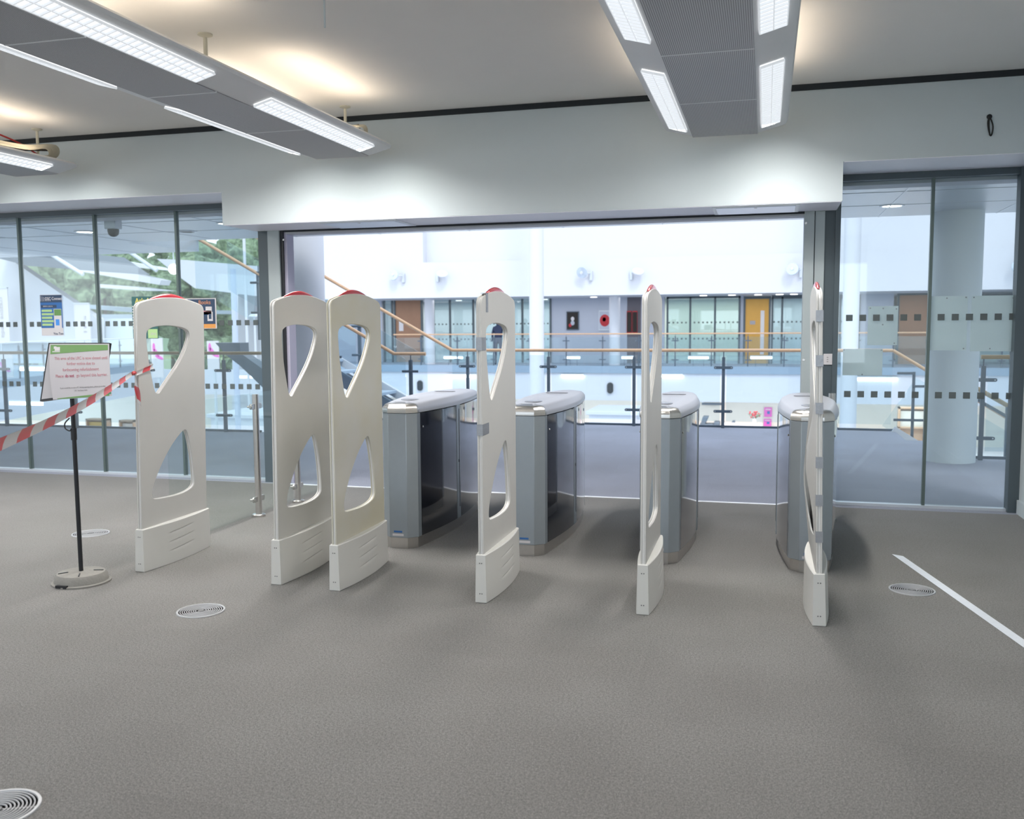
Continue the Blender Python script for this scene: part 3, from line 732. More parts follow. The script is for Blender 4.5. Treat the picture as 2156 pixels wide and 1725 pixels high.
for (u, v, ww, hh) in ((.10, .07, .045, .022), (.14, .095, .09, .035), (.12, .145, .13, .008)):
    nsheet(u-ww/2, u+ww/2, lambda q, v=v, hh=hh: v-hh, lambda q, v=v, hh=hh: v+hh, .002, 'emblem', M['paper'], 2, 2)
def ntext(s, u, v, size, m, bold=0.):
    p = npt(u, v, .0010); p2 = npt(min(u+.05, 1), v, .0010); p3 = npt(u, v-.05, .0010)
    ex = (p2-p).normalized(); ez = (p3-p).normalized(); en = ex.cross(ez).normalized()
    mt = Matrix(((ex.x, ez.x, en.x, p.x), (ex.y, ez.y, en.y, p.y), (ex.z, ez.z, en.z, p.z), (0, 0, 0, 1)))
    return text(s, size, mt, m, 'notice_text', nt_, bold, width=.92)
ntext('This area of the LRC is now closed until', .53, .270, .0295, M['pink'])
ntext('further notice due to', .53, .370, .0295, M['pink'])
ntext('forthcoming refurbishment.', .53, .480, .0295, M['pink'])
ntext('Please              go beyond this barrier.', .53, .590, .0295, M['pink'])
ntext('do not', .335, .590, .0295, mat('ink_dark_pink', (.40, .10, .15), .6), .0006)
ntext('If you would like to use a PC during opening times, please go to the', .53, .805, .0145, M['inkg'])
ntext('LRC 2nd floor desk.', .50, .862, .0145, M['inkg'])
ntext('www.', .86, .930, .010, M['paper'])

# barrier tape: tied round the front stile of the leftmost panel
bt = thing('barrier_tape', 'red and white striped plastic tape stretched from the left edge to the leftmost panel', 'barrier tape', (-3.75, 4.88, 1.24))
P0 = atY(-60, 962, 2.75); P1 = Vector((-3.725, 4.893, 1.243)); base = Vector(bt.location)
def ribbon(pts, wid, period, name, twist=lambda t: 0, th=.0006):
    # pts along, striped by length; slanted stripe ends
    n = len(pts)-1; vs = []; L = [0]
    for i in range(n): L.append(L[-1]+(pts[i+1]-pts[i]).length)
    fs = []; mi = []
    for i in range(n+1):
        d = (pts[min(i+1, n)]-pts[max(i-1, 0)]).normalized(); t = i/n
        up = Vector((0, 0, 1)); a = d.cross(up)
        if a.length < .1: a = Vector((1, 0, 0))
        a.normalize(); b2 = a.cross(d); th_ = twist(t); wv = b2*math.cos(th_)+a*math.sin(th_); nv = wv.cross(d)
        w2_ = wid(t)/2
        for s in (-1, -.33, .33, 1):
            sh = d*(s*.012); bow = nv*(.004*(1-s*s))
            vs.append(pts[i]+wv*w2_*s+sh+bow-base)
        for s in (-1, -.33, .33, 1): vs.append(pts[i]+wv*w2_*s+d*(s*.012)+nv*(.004*(1-s*s)+th)-base)
    for i in range(n):
        c = int(L[i]/period*2) % 2
        for j in range(3):
            q = i*8+j; fs.append((q, q+1, q+9, q+8)); mi.append(c); fs.append((q+4, q+12, q+13, q+5)); mi.append(c)
    m = MB(); m.v = [tuple(v) for v in vs]; m.f = fs; m.mi = mi
    return m.build(name, [M['tapew'], M['taper']], bt)
N = 150
line = [P0.lerp(P1, i/N)-Vector((0, 0, .030*math.sin(math.pi*i/N))) for i in range(N+1)]
ribbon(line, lambda t: .060*(1-t)+.024*t+.010*math.sin(math.pi*t), .31, 'tape_run', lambda t: .12+.25*math.sin(t*5))
yy = 4.90
loop = [Vector(p) for p in ((-3.727, 4.893, 1.240), (-3.708, 4.889, 1.242), (-3.688, 4.893, 1.245), (-3.687, 4.95, 1.258), (-3.685, 5.03, 1.276), (-3.706, 5.035, 1.28), (-3.727, 5.03, 1.276), (-3.727, 4.96, 1.258), (-3.727, 4.893, 1.243))]
loop = [Vector(p) for p in arc_pts([tuple(q) for q in loop], False, 6)]
ribbon(loop, lambda t: .026, .16, 'tape_loop', lambda t: 0)
tail = [Vector(p) for p in arc_pts([(-3.705, 4.884, 1.245), (-3.698, 4.878, 1.215), (-3.690, 4.872, 1.16), (-3.678, 4.868, 1.10), (-3.668, 4.866, 1.045)], False, 8)]
ribbon(tail, lambda t: .016+.036*math.sin(math.pi*min(1, t*1.02))**1.2, .17, 'tape_tail', lambda t: 0)
kn = MB().lathe([(.001, -.012), (.011, -.008), (.015, 0), (.010, .009), (.001, .013)], n=14).build('knot', M['taper'], bt, loc=Vector((-3.712, 4.884, 1.243))-base)

# ------------------------------------------------------------------ things stuck on the glazing
def sheet(name, label, cat, px, group=None, m='frost', yy=YG-.012, th=.0015):
    a, c = atY(px[0], px[1], yy), atY(px[2], px[3], yy)
    t = thing(name, label, cat, ((a.x+c.x)/2, yy, (a.z+c.z)/2), 0, group); w_, h_ = abs(c.x-a.x)/2, abs(a.z-c.z)/2
    MB().box(-w_, w_, -th, 0, -h_, h_).build('sheet', M[m] if isinstance(m, str) else m, t)
    t['w'] = w_; t['h'] = h_
    return t, w_, h_
for px, lab, dots in (((1828, 645, 1889, 727), 'small pale notice seen from behind, alone in the upper middle of the right glazing', [(-.85, .9), (0, .88), (.88, .85), (0, .05), (.8, -.9)]),
             ((1775, 735, 1857, 791), 'wide pale notice seen from behind, lowest on the right glazing', [(-.95, .93), (.93, .92), (0, -.93)]),
             ((1958, 624, 2034, 738), 'pale notice seen from behind, just right of the mullion on the right glazing', [(-.1, .92), (.9, .94), (.86, -.93)]),
             ((2046, 623, 2136, 740), 'large pale notice seen from behind, nearest the right wall', [(-.9, .94), (.85, .9), (-.1, -.9)])):
    t, w_, h_ = sheet('window_notice', lab, 'notice', px, 'notices stuck on the right glazing', yy=YG+.0135)
    for (u, v) in dots: MB().lathe([(.006, 0), (.005, .003)], n=10).build('adhesive_dot', M['inkg'], t).matrix_basis = Matrix.Translation((u*w_, -.0015, v*h_)) @ Matrix.Rotation(math.radians(90), 4, 'X')
# blue poster
t, w_, h_ = sheet('blue_poster', 'blue poster with a phone picture stuck on the left glazing above the sign', 'poster', (84, 621, 134, 707), m='paper')
MB().box(-w_, w_, -.0025, -.0016, -h_*.62, h_*.98).build('blue_field', M['blue'], t)
MB().box(-w_, w_, -.0032, -.0026, h_*.62, h_*.98).build('title_band', M['navy'], t)
text('OSC Connect', .042, Matrix.Translation((.035, -.0036, h_*.80)) @ FACE, M['paper'], 'poster_text', t, .0005, width=.9)
text('SIMPLY LOG IN', .018, Matrix.Translation((-w_*.30, -.0036, h_*.43)) @ FACE, M['paper'], 'poster_text', t)
MB().box(-w_*.95, w_*.5, -.0032, -.0026, h_*.36, h_*.50).build('caption_band', M['navy'], t)
for k in range(5): MB().box(-w_*.9, w_*(.05+.12*(k % 2)), -.0032, -.0026, h_*(.22-.17*k)-.012, h_*(.22-.17*k)+.012).build('text_bar', M['lime'], t)
MB().box(w_*.22, w_*.92, -.0034, -.0026, -h_*.72, h_*.30).build('phone_picture', M['paper'], t)
MB().box(w_*.26, w_*.90, -.004, -.0034, -h_*.02, h_*.28).build('phone_header', M['green'], t)
MB().box(w_*.36, w_*.70, -.004, -.0034, -h_*.5, -h_*.2).build('phone_screen', mat('sky_blue', (.06, .28, .75), .5), t)
for k in range(7): MB().box(-w_*.96+k*.02, -w_*.93+k*.02, -.0038, -.0032, h_*.68, h_*(.94-.03*k)).build('emblem_stripe', M['paper'], t)
text('You Too', .034, Matrix.Translation((w_*.55, -.0028, -h_*.90)) @ FACE, M['navy'], 'poster_text', t, .0006)
# two dark posters behind the first panel
t, w_, h_ = sheet('lettered_poster', 'dark teal poster with yellow lettering behind the left side of the leftmost panel', 'poster', (277, 625, 334, 713), m='teal')
text('Ask A', .07, Matrix.Translation((-.02, -.003, h_*.80)) @ FACE, mat('yellow_ink', (.75, .65, .15), .5), 'poster_text', t, .001)
MB().box(w_*.2, w_*.95, -.0035, -.0016, -h_*.98, -h_*.55).build('green_patch', M['lime'], t)
text('2016', .035, Matrix.Translation((w_*.62, -.005, -h_*.78)) @ FACE, M['paper'], 'poster_text', t)
for k in range(9): MB().box(-w_*.97, -w_*.88, -.0028, -.0016, h_*(.5-.13*k), h_*(.56-.13*k)).build('text_bar', M['paper'], t)
t, w_, h_ = sheet('books_poster', 'dark poster about books with an orange band right of the leftmost panel', 'poster', (372, 629, 457, 692), m='paper')
MB().box(-w_*.98, w_*.94, -.0026, -.0016, -h_*.70, h_*.94).build('dark_field', M['navy'], t)
MB().box(-w_*.98, w_*.94, -.0026, -.0016, -h_*.97, -h_*.70).build('orange_band', M['orange'], t)
text('Books', .055, Matrix.Translation((w_*.42, -.003, h_*.72)) @ FACE, mat('orange_ink', (.6, .25, .12), .5), 'poster_text', t, .0006)
for (u, v, a_, c_, mm) in ((.62, .28, .07, .05, 'paper'), (.55, .05, .09, .04, 'pink'), (.68, -.2, .06, .09, 'paper'), (.68, -.2, .03, .05, 'navy'), (.45, .0, .05, .03, 'blue')):
    MB().box(w_*u-a_/2, w_*u+a_/2, -.0036 if mm == 'navy' else -.0031, -.0026, h_*v-c_/2, h_*v+c_/2).build('picture_block', M[mm], t)
# entry plate on dark post
t, w_, h_ = sheet('push_plate', 'small white square button plate on the dark post right of the gates', 'switch', (1734, 745, 1752, 768), m='paper', yy=YG-.092, th=.008)
for z in (.015, -.002, -.02): MB().box(-.009, .003, -.0095, -.008, z-.004, z+.004).build('symbol', M['inkg'], t)

# ------------------------------------------------------------------ landing: ceiling, columns, downlights, camera
ZL = 2.70
struct('ceiling_landing', MB().box(-26, 9, YG+.06, 11.3, ZL, ZL+.5).box(-26, -8.6, 11.3, 13.0, ZL, ZL+.5), M['ceilpanel'])
sm_ = MB()
for k in range(-13, 8): sm_.box(k*1.2-.008, k*1.2+.008, YG+.3, 11.3 if k*1.2 > -8.6 else 13.0, ZL-.004, ZL)
for yy_ in (9.2, 10.2): sm_.box(-26, 9, yy_-.008, yy_+.008, ZL-.004, ZL)
struct('trim_6', sm_, M['sill'])
struct('trim_3', MB().box(-26, 9, YG+.06, YG+.30, ZL-.06, ZL), M['soffit'])
def downlight(p, r, label, warm=False):
    t = thing('downlight', label, 'ceiling light', (p.x, p.y, ZL), 0, 'round downlights in the landing ceiling')
    MB().lathe([(r, 0), (r, -.008), (r*.8, -.010), (r*.78, 0)], n=28, cap=False).build('ring', M['sill'], t)
    MB().lathe([(r*.78, -.003), (.001, -.003)], n=28).build('lens', emis('downlight_lens', (1, .98, .92), 2.5) if not warm else mat('amber_lens', (.6, .4, .15), .4), t)
downlight(atZ(181, 488, ZL), .14, 'bright round downlight seen through the left glazing near the dome camera')
downlight(atZ(392, 487, ZL), .13, 'unlit amber round downlight seen through the left glazing near the bulkhead', True)
downlight(atZ(1878, 433, ZL), .12, 'round downlight in the landing ceiling seen through the right glazing')
downlight(atZ(474, 470, ZL), .10, 'small bright downlight just beside the bulkhead corner')
c = atZ(216, 456, ZL)
t = thing('dome_camera', 'small grey dome security camera hanging from the ceiling behind the left glazing', 'security camera', (c.x, 8.75, ZL-.06))
MB().box(-.07, .07, -.06, .06, -.06, .06).build('mount', M['sill'], t, bevel=.01)
MB().lathe([(.06, -.06), (.06, -.085), (.052, -.115), (.03, -.135), (.001, -.142)], n=24).build('dome', M['black'], t)
def round_col(x, y, r, z0, z1, label, m='hallwall', group=None):
    t = MB().lathe([(r, z0), (r, z1)], n=48).build('round_column', M[m], loc=(x, y, 0)); return tag(t, label, 'column', group)
round_col(1.985, 11.08, .255, 0, ZL, 'thick round column behind the right glazing', 'wall')
cc = atY(647, 700, 12.2)
round_col(cc.x, 12.2, .262, -4, 6.5, 'tall round white column just inside the left door post')

# balustrades ---------------------------------------------------------------
def balustrade(label, pa, pb, posts, zr=1.155, wood='wood', gz=(.10, 1.06), big=1., group='glass balustrades along the landing edges', endx=0):
    """pa,pb: (x,y) ends of a straight run; posts: distances from pa"""
    A, B = Vector((*pa, 0)), Vector((*pb, 0)); L = (B-A).length; ang = math.atan2((B-A).y, (B-A).x)
    t = thing('balustrade', label, 'balustrade', (A.x, A.y, 0), ang, group)
    MB().tube([(0, 0, zr-.022), (L, 0, zr-.022)], .024*big, 12).build('handrail', M[wood], t)
    for d in posts:
        po = MB().box(d-.022*big, d+.022*big, -.02*big, .02*big, 0, zr-.12).tube([(d, 0, zr-.13), (d, 0, zr-.03)], .008*big, 8).build('post', M['slate'], t)
        for z in (zr-.272, .246):
            q = []
            for s, a0 in ((1, -90), (-1, 90)):
                for k in range(7):
                    a = math.radians(a0+k*30); q.append((d+s*.115+.02*math.cos(a), z+.02*math.sin(a)))
            br = MB().prism(q, -.034, -.022, 'Y').build('clamp_bar', M['slate'], po)
            for s in (-1, 1): MB().tube([(d+s*.112, -.038, z), (d+s*.112, -.03, z)], .007, 8).build('bolt', M['sill'], br)
    xs = [0 if posts[0] > .15 else posts[0]+.045]+[x for d in posts for x in (d-.045, d+.045)]+[L]
    if posts[0] <= .15: xs = [xs[0]]+xs[3:]
    for a, c in zip(xs[::2], xs[1::2]):
        if c-a > .1: MB().box(a, c, -.006, .006, *gz).build('glass_panel', M['glass2'], t)
    return t
YR = 13.88
xs_ = [atY(985, 800, YR).x-2*0, atY(1155, 800, YR).x, atY(1335, 800, YR).x, atY(1523, 800, YR).x]
xa = atY(952, 733, YR).x; xb = atY(1880, 738, YR).x
balustrade('long glass balustrade with oak handrail across the landing behind the turnstiles', (xa, YR), (xb, YR), [x-xa for x in xs_]+[xs_[3]+1.30-xa])
XA = -13.0; ps = [atY(x, 800, 11.9).x for x in (10, 157, 313, 472)]
balustrade('glass balustrade with dull oak handrail behind the left glazing', (XA, 11.9), (-6.85, 11.9), [p-XA for p in ps], zr=1.165, wood='wood2')
struct('trim_4', MB().box(-30, -7.0, 11.95, 11.985, -.3, .03).box(-7.0, 1.78, 13.95, 13.985, -.3, .03).box(2.05, 2.085, 11.3, 12.9, -.3, .03).box(2.05, 9, 11.3, 11.335, -.3, .03), M['slate'])
pr = atZ(2066, 972)
balustrade('short glass balustrade behind the thick column at far right', (pr.x-.02, 11.2), (pr.x+2.2, 11.2), [.03, 1.9], zr=1.16, wood='wood2')
# stair going down at the right: sloping rails
t = thing('stair_handrail', 'oak handrail sloping down to the right behind the right glazing', 'handrail', (xb, YR, 0))
a = Vector((0, 0, 1.133)); bq = Vector((2.6, 0, 1.133-2.6*.62))
MB().tube([a, bq], .024, 12).build('handrail', M['wood'], t)
po = MB().box(.262, .298, -.02, .02, -.3, .84).build('post', M['slate'], t)
for xa_, xc_, zz in ((.06, .28, .82), (.28, .46, .64), (.03, .47, .17)): MB().box(xa_, xc_, -.034, -.02, zz-.018, zz+.018).build('clamp_bar', M['slate'], po, bevel=.006)
MB().bar((0.1, 0, .42), (2.4, 0, .42-2.3*.62), .012, .8).build('glass_panel', M['glass2'], t)
MB().bar((0, .0, -.02), (2.4, 0, -.02-2.4*.62), .05, .22).build('stringer', M['hallwall'], t)
t = thing('stair_handrail', 'lower oak handrail sloping down at the far right edge of the glazing', 'handrail', (2.6, 12.7, 0))
p, q = atY(2052, 815, 12.7), atY(2142, 866, 12.7); dd = (q-p)
MB().tube([p-dd*.8-Vector((2.6, 12.7, 0)), q+dd*.8-Vector((2.6, 12.7, 0))], .028, 12).build('handrail', M['wood2'], t)
p2, q2_ = atY(2072, 850, 12.7), atY(2142, 890, 12.7); dd = q2_-p2
MB().tube([p2-dd*.8-Vector((2.6, 12.7, 0)), q2_+dd*.8-Vector((2.6, 12.7, 0))], .02, 12).build('lower_rail', M['slate'], t)
for px in (2122,): 
    p = atY(px, 890, 12.7); MB().box(p.x-2.6-.03, p.x-2.6+.03, -.02, .02, -1.2, .5).build('post', M['slate'], t)

# staircase rising to the left -------------------------------------------------
st = thing('staircase', 'open staircase with oak handrails rising to the left behind the balustrade', 'staircase', (-4.95, 13.0, 0))
rise, run = .166, .305
for k in range(8):
    x1 = -.10-run*k; z = rise*(k+1)
    tr = MB().box(x1-run-.03, x1, .04, .84, z-.045, z).build('tread', M['tread'], st, bevel=.005)
for yy_, lab in ((0, 'near'), (.86, 'far')):
    MB().bar((.10, yy_, -.02), (-2.5, yy_, -.02+2.6*rise/run), .03, .20 if lab == 'near' else .12).build('stringer', M['hallwall'] if lab == 'far' else mat('stringer_grey', (.20, .25, .31), .5), st)
MB().bar((.1, .43, -.14), (-2.5, .43, -.14+2.6*rise/run), .82, .02).build('soffit', M['slate'], st)
sl = rise/run
def hr(yy_, x0, z0, xe, ext):
    pts = ([(ext, yy_, z0)] if ext else [])+[(x0, yy_, z0), (xe, yy_, z0+(x0-xe)*.55)]
    MB().tube(pts, .026, 12).build('handrail', M['wood'], st)
hr(-.04, atY(830, 745, 12.96).x+4.95, 1.105, -3.75, atY(896, 745, 12.96).x+4.95)
hr(.88, xa+4.95, 1.133, -3.75, 0)
for x in (-.12, -1.35, -2.6):
    for yy_ in (-.04, .88):
        if x > -.5 and yy_ > 0: continue
        z = max(0, -x*sl)
        po = MB().box(x-.025, x+.025, yy_-.02, yy_+.02, z-.1, z+.95).tube([(x, yy_, z+.94), (x, yy_, z+1.04)], .008, 8).build('post', M['slate'], st)
        for zz in (.32, .78): MB().box(x-.13, x+.13, yy_-.034, yy_-.02, z+zz-.018, z+zz+.018).build('clamp_bar', M['slate'], po, bevel=.006)
for yy_ in (-.04, .88):
    for xa2, xc in ((-.2, -1.28), (-1.42, -2.52), (-2.68, -3.7)):
        q = MB().prism([(xa2, -xa2*sl+.12), (xa2, -xa2*sl+.92), (xc, -xc*sl+.92), (xc, -xc*sl+.12)], yy_-.006, yy_+.006, 'Y'); q.build('glass_panel', M['glass2'], st)

# ------------------------------------------------------------------ atrium, far side
YF, YB = 33.5, 36.5
XF0, XF1 = atY(560, 700, YF).x, 16
struct('floor_atrium', MB().box(-40, 20, 8, 60, -4.2, -4.0), mat('atrium_floor', (.72, .74, .80), .5))
struct('floor_far_balcony', MB().box(XF0, XF1, YF, YB+6, -.22, 0), mat('far_carpet', (.22, .27, .34), .8))
struct('trim_5', MB().box(XF0, XF1, YF-.05, YF, -.24, .02), M['slabside'])
struct('wall_far_lower', MB().box(XF0-6, XF1, YF+.02, YF+.3, atY(1400, 845, YF).z, -.22), M['hallwall'])
zt = atY(1400, 620, YF).z; zu = atY(1400, 540, YF).z
struct('wall_far_upper', MB().box(XF0, XF1, YF, YF+.35, zt, zu).box(XF0, atY(890, 500, YF).x, YF, YF+.6, zu, 12).box(XF0, XF1, YF+.36, YB+6, zt, zt+.3), M['hallwall'])
struct('wall_far_top', MB().box(XF0, XF1, YF+.4, YF+.7, zt, 12), M['hallwall'])
struct('wall_far_rear', MB().box(XF0, XF1, YB+5.6, YB+5.9, -.2, zt), M['creamwall'])
# side walls of the atrium (right), closing the room
struct('wall_atrium_right', MB().box(12, 12.3, 8.3, YF+6, -4, 12), M['hallwall'])
def wallrect(x0, x1, y0, y1, m, Y=YB, th=.15):
    a, c = atY(x0, y0, Y), atY(x1, y1, Y); return MB().box(a.x, c.x, Y, Y+th, max(c.z, 0 if Y >= YB else c.z), a.z)
sg = MB()
for x0, x1 in ((690, 806), (1160, 1320), (1350, 1398), (1557, 1566), (1808, 1878), (1950, 2060)):
    a, c = atY(x0, 620, YB), atY(x1, 770, YB); sg.box(a.x, c.x, YB, YB+.2, 0, zt)
struct('wall_far_partition', sg, M['greywall'])
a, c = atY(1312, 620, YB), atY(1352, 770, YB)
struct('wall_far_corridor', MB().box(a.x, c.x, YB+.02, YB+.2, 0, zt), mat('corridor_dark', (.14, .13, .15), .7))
def far_panel(px0, px1, label, kind, mull=(), y0=626, group=None):
    """glazed screen or door on the far balcony"""
    a, c = atY(px0, y0, YB), atY(px1, 765, YB); x = (a.x+c.x)/2; w_ = (c.x-a.x)/2; h_ = a.z
    if kind == 'glass':
        t = thing('glazed_screen', label, 'glazed partition', (x, YB, 0), 0, 'glazed screens along the far balcony')
        f = MB().box(-w_, w_, -.04, .06, h_-.06, h_+.10)
        xs2 = [atY(m, 700, YB).x-x for m in mull]
        for m2 in [-w_+.03, w_-.03]+xs2: f.box(m2-.035, m2+.035, -.04, .06, 0, h_)
        f.build('frame', M['dark'], t)
        e = [-w_]+xs2+[w_]
        for p_, q_ in zip(e[:-1], e[1:]): MB().box(p_+.03, q_-.03, -.008, .008, .02, h_-.05).build('glass_pane', M['glass3'], t)
        if len(mull) > 0:
            for z in (1.57, .95):
                dd = MB(); nn = int(2*w_/.16)
                for i in range(nn): dd.box(-w_+.1+i*.16-.03, -w_+.1+i*.16+.03, -.012, -.009, z-.03, z+.03)
                dd.build('marking_squares', M['square'], t, smooth=0)
    else:
        t = thing('door_leaf', label, 'door', (x, YB, 0), 0)
        MB().box(-w_-.07, -w_, -.05, .08, 0, h_+.1).box(w_, w_+.07, -.05, .08, 0, h_+.1).box(-w_, w_, -.05, .08, h_, h_+.1).build('frame', M['dark'], t)
        MB().box(-w_, w_, -.02, .03, .01, h_).build('leaf', M[kind], t)
        if kind == 'amber':
            MB().box(w_*.30, w_*.62, -.028, -.018, .35, 2.0).build('vision_panel', M['paper'], t)
            MB().box(-w_*.6, -w_*.15, -.028, -.018, 1.48, 1.62).build('sign', M['inkg'], t)
        if kind == 'brown' and px0 < 900: MB().box(-w_*.75, -w_*.4, -.028, -.018, 1.3, 1.72).build('paper_sheet', M['paper'], t)
    return t
far_panel(807, 829, 'narrow glazed screen left of the brown door across the atrium', 'glass')
far_panel(833, 888, 'brown wooden door across the atrium behind the stair handrail', 'brown', y0=631)
far_panel(911, 999, 'glazed screen across the atrium between the white column and the taped panel', 'glass', (948,))
far_panel(1003, 1161, 'glazed screen across the atrium behind the tall white column', 'glass', (1100,))
far_panel(1404, 1557, 'three pane glazed screen with dotted lines across the atrium', 'glass', (1453, 1505))
far_panel(1570, 1617, 'amber wooden door with a tall vision panel across the atrium', 'amber', y0=630)
far_panel(1625, 1760, 'glazed screen across the atrium right of the amber door', 'glass', (1646, 1700))
far_panel(1768, 1808, 'narrow glazed screen across the atrium seen through the right glazing', 'glass', (1790,))
far_panel(1894, 1949, 'brown wooden door across the atrium seen through the right glazing', 'brown', y0=622)
far_panel(2061, 2200, 'glazed screen across the atrium at the far right', 'glass', (2130,))
lf = MB()
for x0, x1, col in ((800, 1160, 0), (1398, 1557, 1), (1619, 1808, 0), (2060, 2200, 1)):
    a, c = atY(x0, 700, YB+2.6), atY(x1, 700, YB+2.6)
    MBx = MB().box(a.x, c.x, YB+2.6, YB+2.7, 0, zt)
    struct('wall_far_room', MBx, mat('reflected_green', (.58, .68, .60), .7) if col else mat('room_grey', (.50, .58, .62), .7))  # green wall tone stands in for greenery reflected in the panes
for x, wds in ((930, 'behind the left pane beside the brown door'), (985, 'behind the pane left of the taped panel'), (1120, 'left of the tall white column'), (1150, 'right of the tall white column'), (1250, 'above the two pictures'),
        (1480, 'over the middle of the three pane screen'), (1540, 'over the right end of the three pane screen'), (1595, 'above the amber door'), (1640, 'right of the amber door'), (1670, 'nearest the right door post')):
    p = atY(x, 700, YB-1.2)
    t = MB().lathe([(.13, zt-.001), (.13, zt-.02), (.001, zt-.021)], n=16).build('downlight', emis('far_downlight', (1, .98, .95), 3.), loc=(p.x, YB-1.2 if x > 1200 else YB+1.0, 0))
    tag(t, 'small round downlight across the atrium '+wds, 'ceiling light', 'downlights across the atrium')
# columns across the atrium
for px, r, Y, z0, z1, lab, wpx in ((905, .19, YF+1.2, 0, zt, 'short round white column across the atrium beside the brown door', 22), (1294, .20, YF+1.2, 0, zt, 'short round white column across the atrium beside the round red picture', 24),
     (1130, .25, 31.2, -4, 12, 'tall round white column rising through the atrium behind the turnstiles', 31), (1790, .25, 31.2, -4, 12, 'tall round white column in the atrium seen through the right glazing', 31)):
    round_col(atY(px, 700, Y).x, Y, r, z0, z1, lab)
# pictures
def picture(px, label, fm, im, blob=None):
    a, c = atY(px[0], px[1], YB), atY(px[2], px[3], YB); w_, h_ = (c.x-a.x)/2, (a.z-c.z)/2
    t = thing('framed_picture', label, 'picture', ((a.x+c.x)/2, YB, (a.z+c.z)/2), 0)
    MB().box(-w_, w_, -.04, 0, -h_, h_).build('frame', M[fm], t)
    MB().box(-w_*.88, w_*.88, -.046, -.04, -h_*.9, h_*.9).build('print', M[im], t)
    if blob:
        for (u, v, s, mm) in blob: MB().lathe([(s, 0), (s*.8, .006)], n=14).build('print_shape', M[mm], t).matrix_basis = Matrix.Translation((u*w_, -.046, v*h_)) @ Matrix.Rotation(math.radians(90), 4, 'X') @ Matrix.Diagonal((1, 1.2, 1, 1))
picture((1193, 656, 1219, 695), 'dark framed picture of a small figure on the far grey wall', 'slate', 'hair', [(0, .2, .07, 'paper'), (0, -.25, .08, 'greywall'), (-.4, -.5, .06, 'frame_red')])
picture((1261, 654, 1284, 696), 'pale framed picture with a round red shape on the far grey wall', 'sill', 'greywall', [(.1, 0, .2, 'frame_red'), (0, .1, .09, 'navy')])
picture((1320, 655, 1330, 702), 'left of two narrow red framed pictures beside the edge on panel', 'frame_red', 'hair')
picture((1332, 655, 1342, 702), 'right of two narrow red framed pictures beside the edge on panel', 'frame_red', 'hair')
# far balustrade
xfa, xfb = atY(828, 703, YF+.1).x, 9.5
fposts = [atY(1192+76.5*k, 740, YF+.1).x-xfa for k in range(-4, 13)]
fposts = [p for p in fposts if p < xfb-xfa]
balustrade('long glass balustrade with pale oak handrail on the far side of the atrium', (xfa, YF+.12), (xfb, YF+.12), fposts, zr=1.20, group='glass balustrades along the landing edges')
# linear lamps, and reflected bars built the same way
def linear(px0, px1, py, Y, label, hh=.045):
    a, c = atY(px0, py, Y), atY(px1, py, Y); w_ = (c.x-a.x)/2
    t = thing('light_bar', label, 'wall light', ((a.x+c.x)/2, Y, a.z), 0, 'linear lights and reflected bars across the atrium')
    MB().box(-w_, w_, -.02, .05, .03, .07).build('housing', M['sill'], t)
    if py == 753:  # added thin stems under the reflected bars
        for s in (-1, 1): MB().box(s*w_*.5-.007, s*w_*.5+.007, .01, .024, -a.z, .03).build('added_stem', M['slate'], t)
    MB().box(-w_+.02, w_-.02, -.03, .04, -hh, .03).build('diffuser', emis('light_bar_glow', (.97, .99, 1), 5.), t)
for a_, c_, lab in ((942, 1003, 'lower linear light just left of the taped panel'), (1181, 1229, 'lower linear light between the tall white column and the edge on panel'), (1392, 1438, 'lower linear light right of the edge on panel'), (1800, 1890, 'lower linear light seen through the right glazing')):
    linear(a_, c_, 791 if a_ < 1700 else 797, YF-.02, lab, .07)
for a_, c_, lab in ((934, 975, 'upper reflected light bar left of the taped panel'), (1193, 1222, 'upper reflected light bar right of the tall white column'), (1308, 1334, 'upper reflected light bar left of the edge on panel'), (1448, 1493, 'upper reflected light bar below the three pane screen'), (1579, 1627, 'upper reflected light bar below the amber door')):
    linear(a_, c_, 753, YF+.6, lab)  # bars reflected in the balustrade glass, built as glowing boxes
# floodlights on the fascia
def flood(px, py, label, tilt, face):
    p = atY(px, py, YF); t = thing('floodlight', label, 'wall spotlight', (p.x, YF, p.z), 0, 'disc spotlights on the far white fascia')
    s = 1 if face == 'up' else -1
    bx = -s*.28
    MB().box(bx-.05, bx+.05, -.12, 0, -.28, .06).build('gear_box', M['sill'], t, bevel=.01)
    MB().tube([(bx, -.1, -.02), (bx*.4, -.22, -.02)], .02, 8).build('arm', M['sill'], t)
    hd = MB().lathe([(.10, -.10), (.19, -.02), (.21, 0), (.20, .03), (.05, .05), (.001, .052)], n=28).build('lamp_head', mat('flood_glass', (.55, .62, .70), .2, metal=.4) if face != 'up' else M['hallwall'], t)
    hd.matrix_basis = Matrix.Translation((0, -.32, 0)) @ Matrix.Rotation(math.radians(tilt), 4, 'X') @ Matrix.Rotation(math.radians(14*s), 4, 'Y')
    MB().lathe([(.06, .05), (.05, .08), (.001, .085)], n=16).build('bulb', M['hallwall'], hd)
flood(836, 580, 'disc spotlight above the brown door, the leftmost on the fascia', 80, 'front')
flood(937, 578, 'white disc spotlight tipped upward, second from left on the fascia', 35, 'up')
flood(1229, 575, 'disc spotlight facing down above the dark framed picture', 105, 'front')
flood(1346, 573, 'white disc spotlight tipped upward above the edge on panel', 35, 'up')
flood(1668, 568, 'disc spotlight above the amber door beside the door post', 80, 'front')
flood(2139, 563, 'dark disc spotlight at the far right of the fascia', 90, 'front')
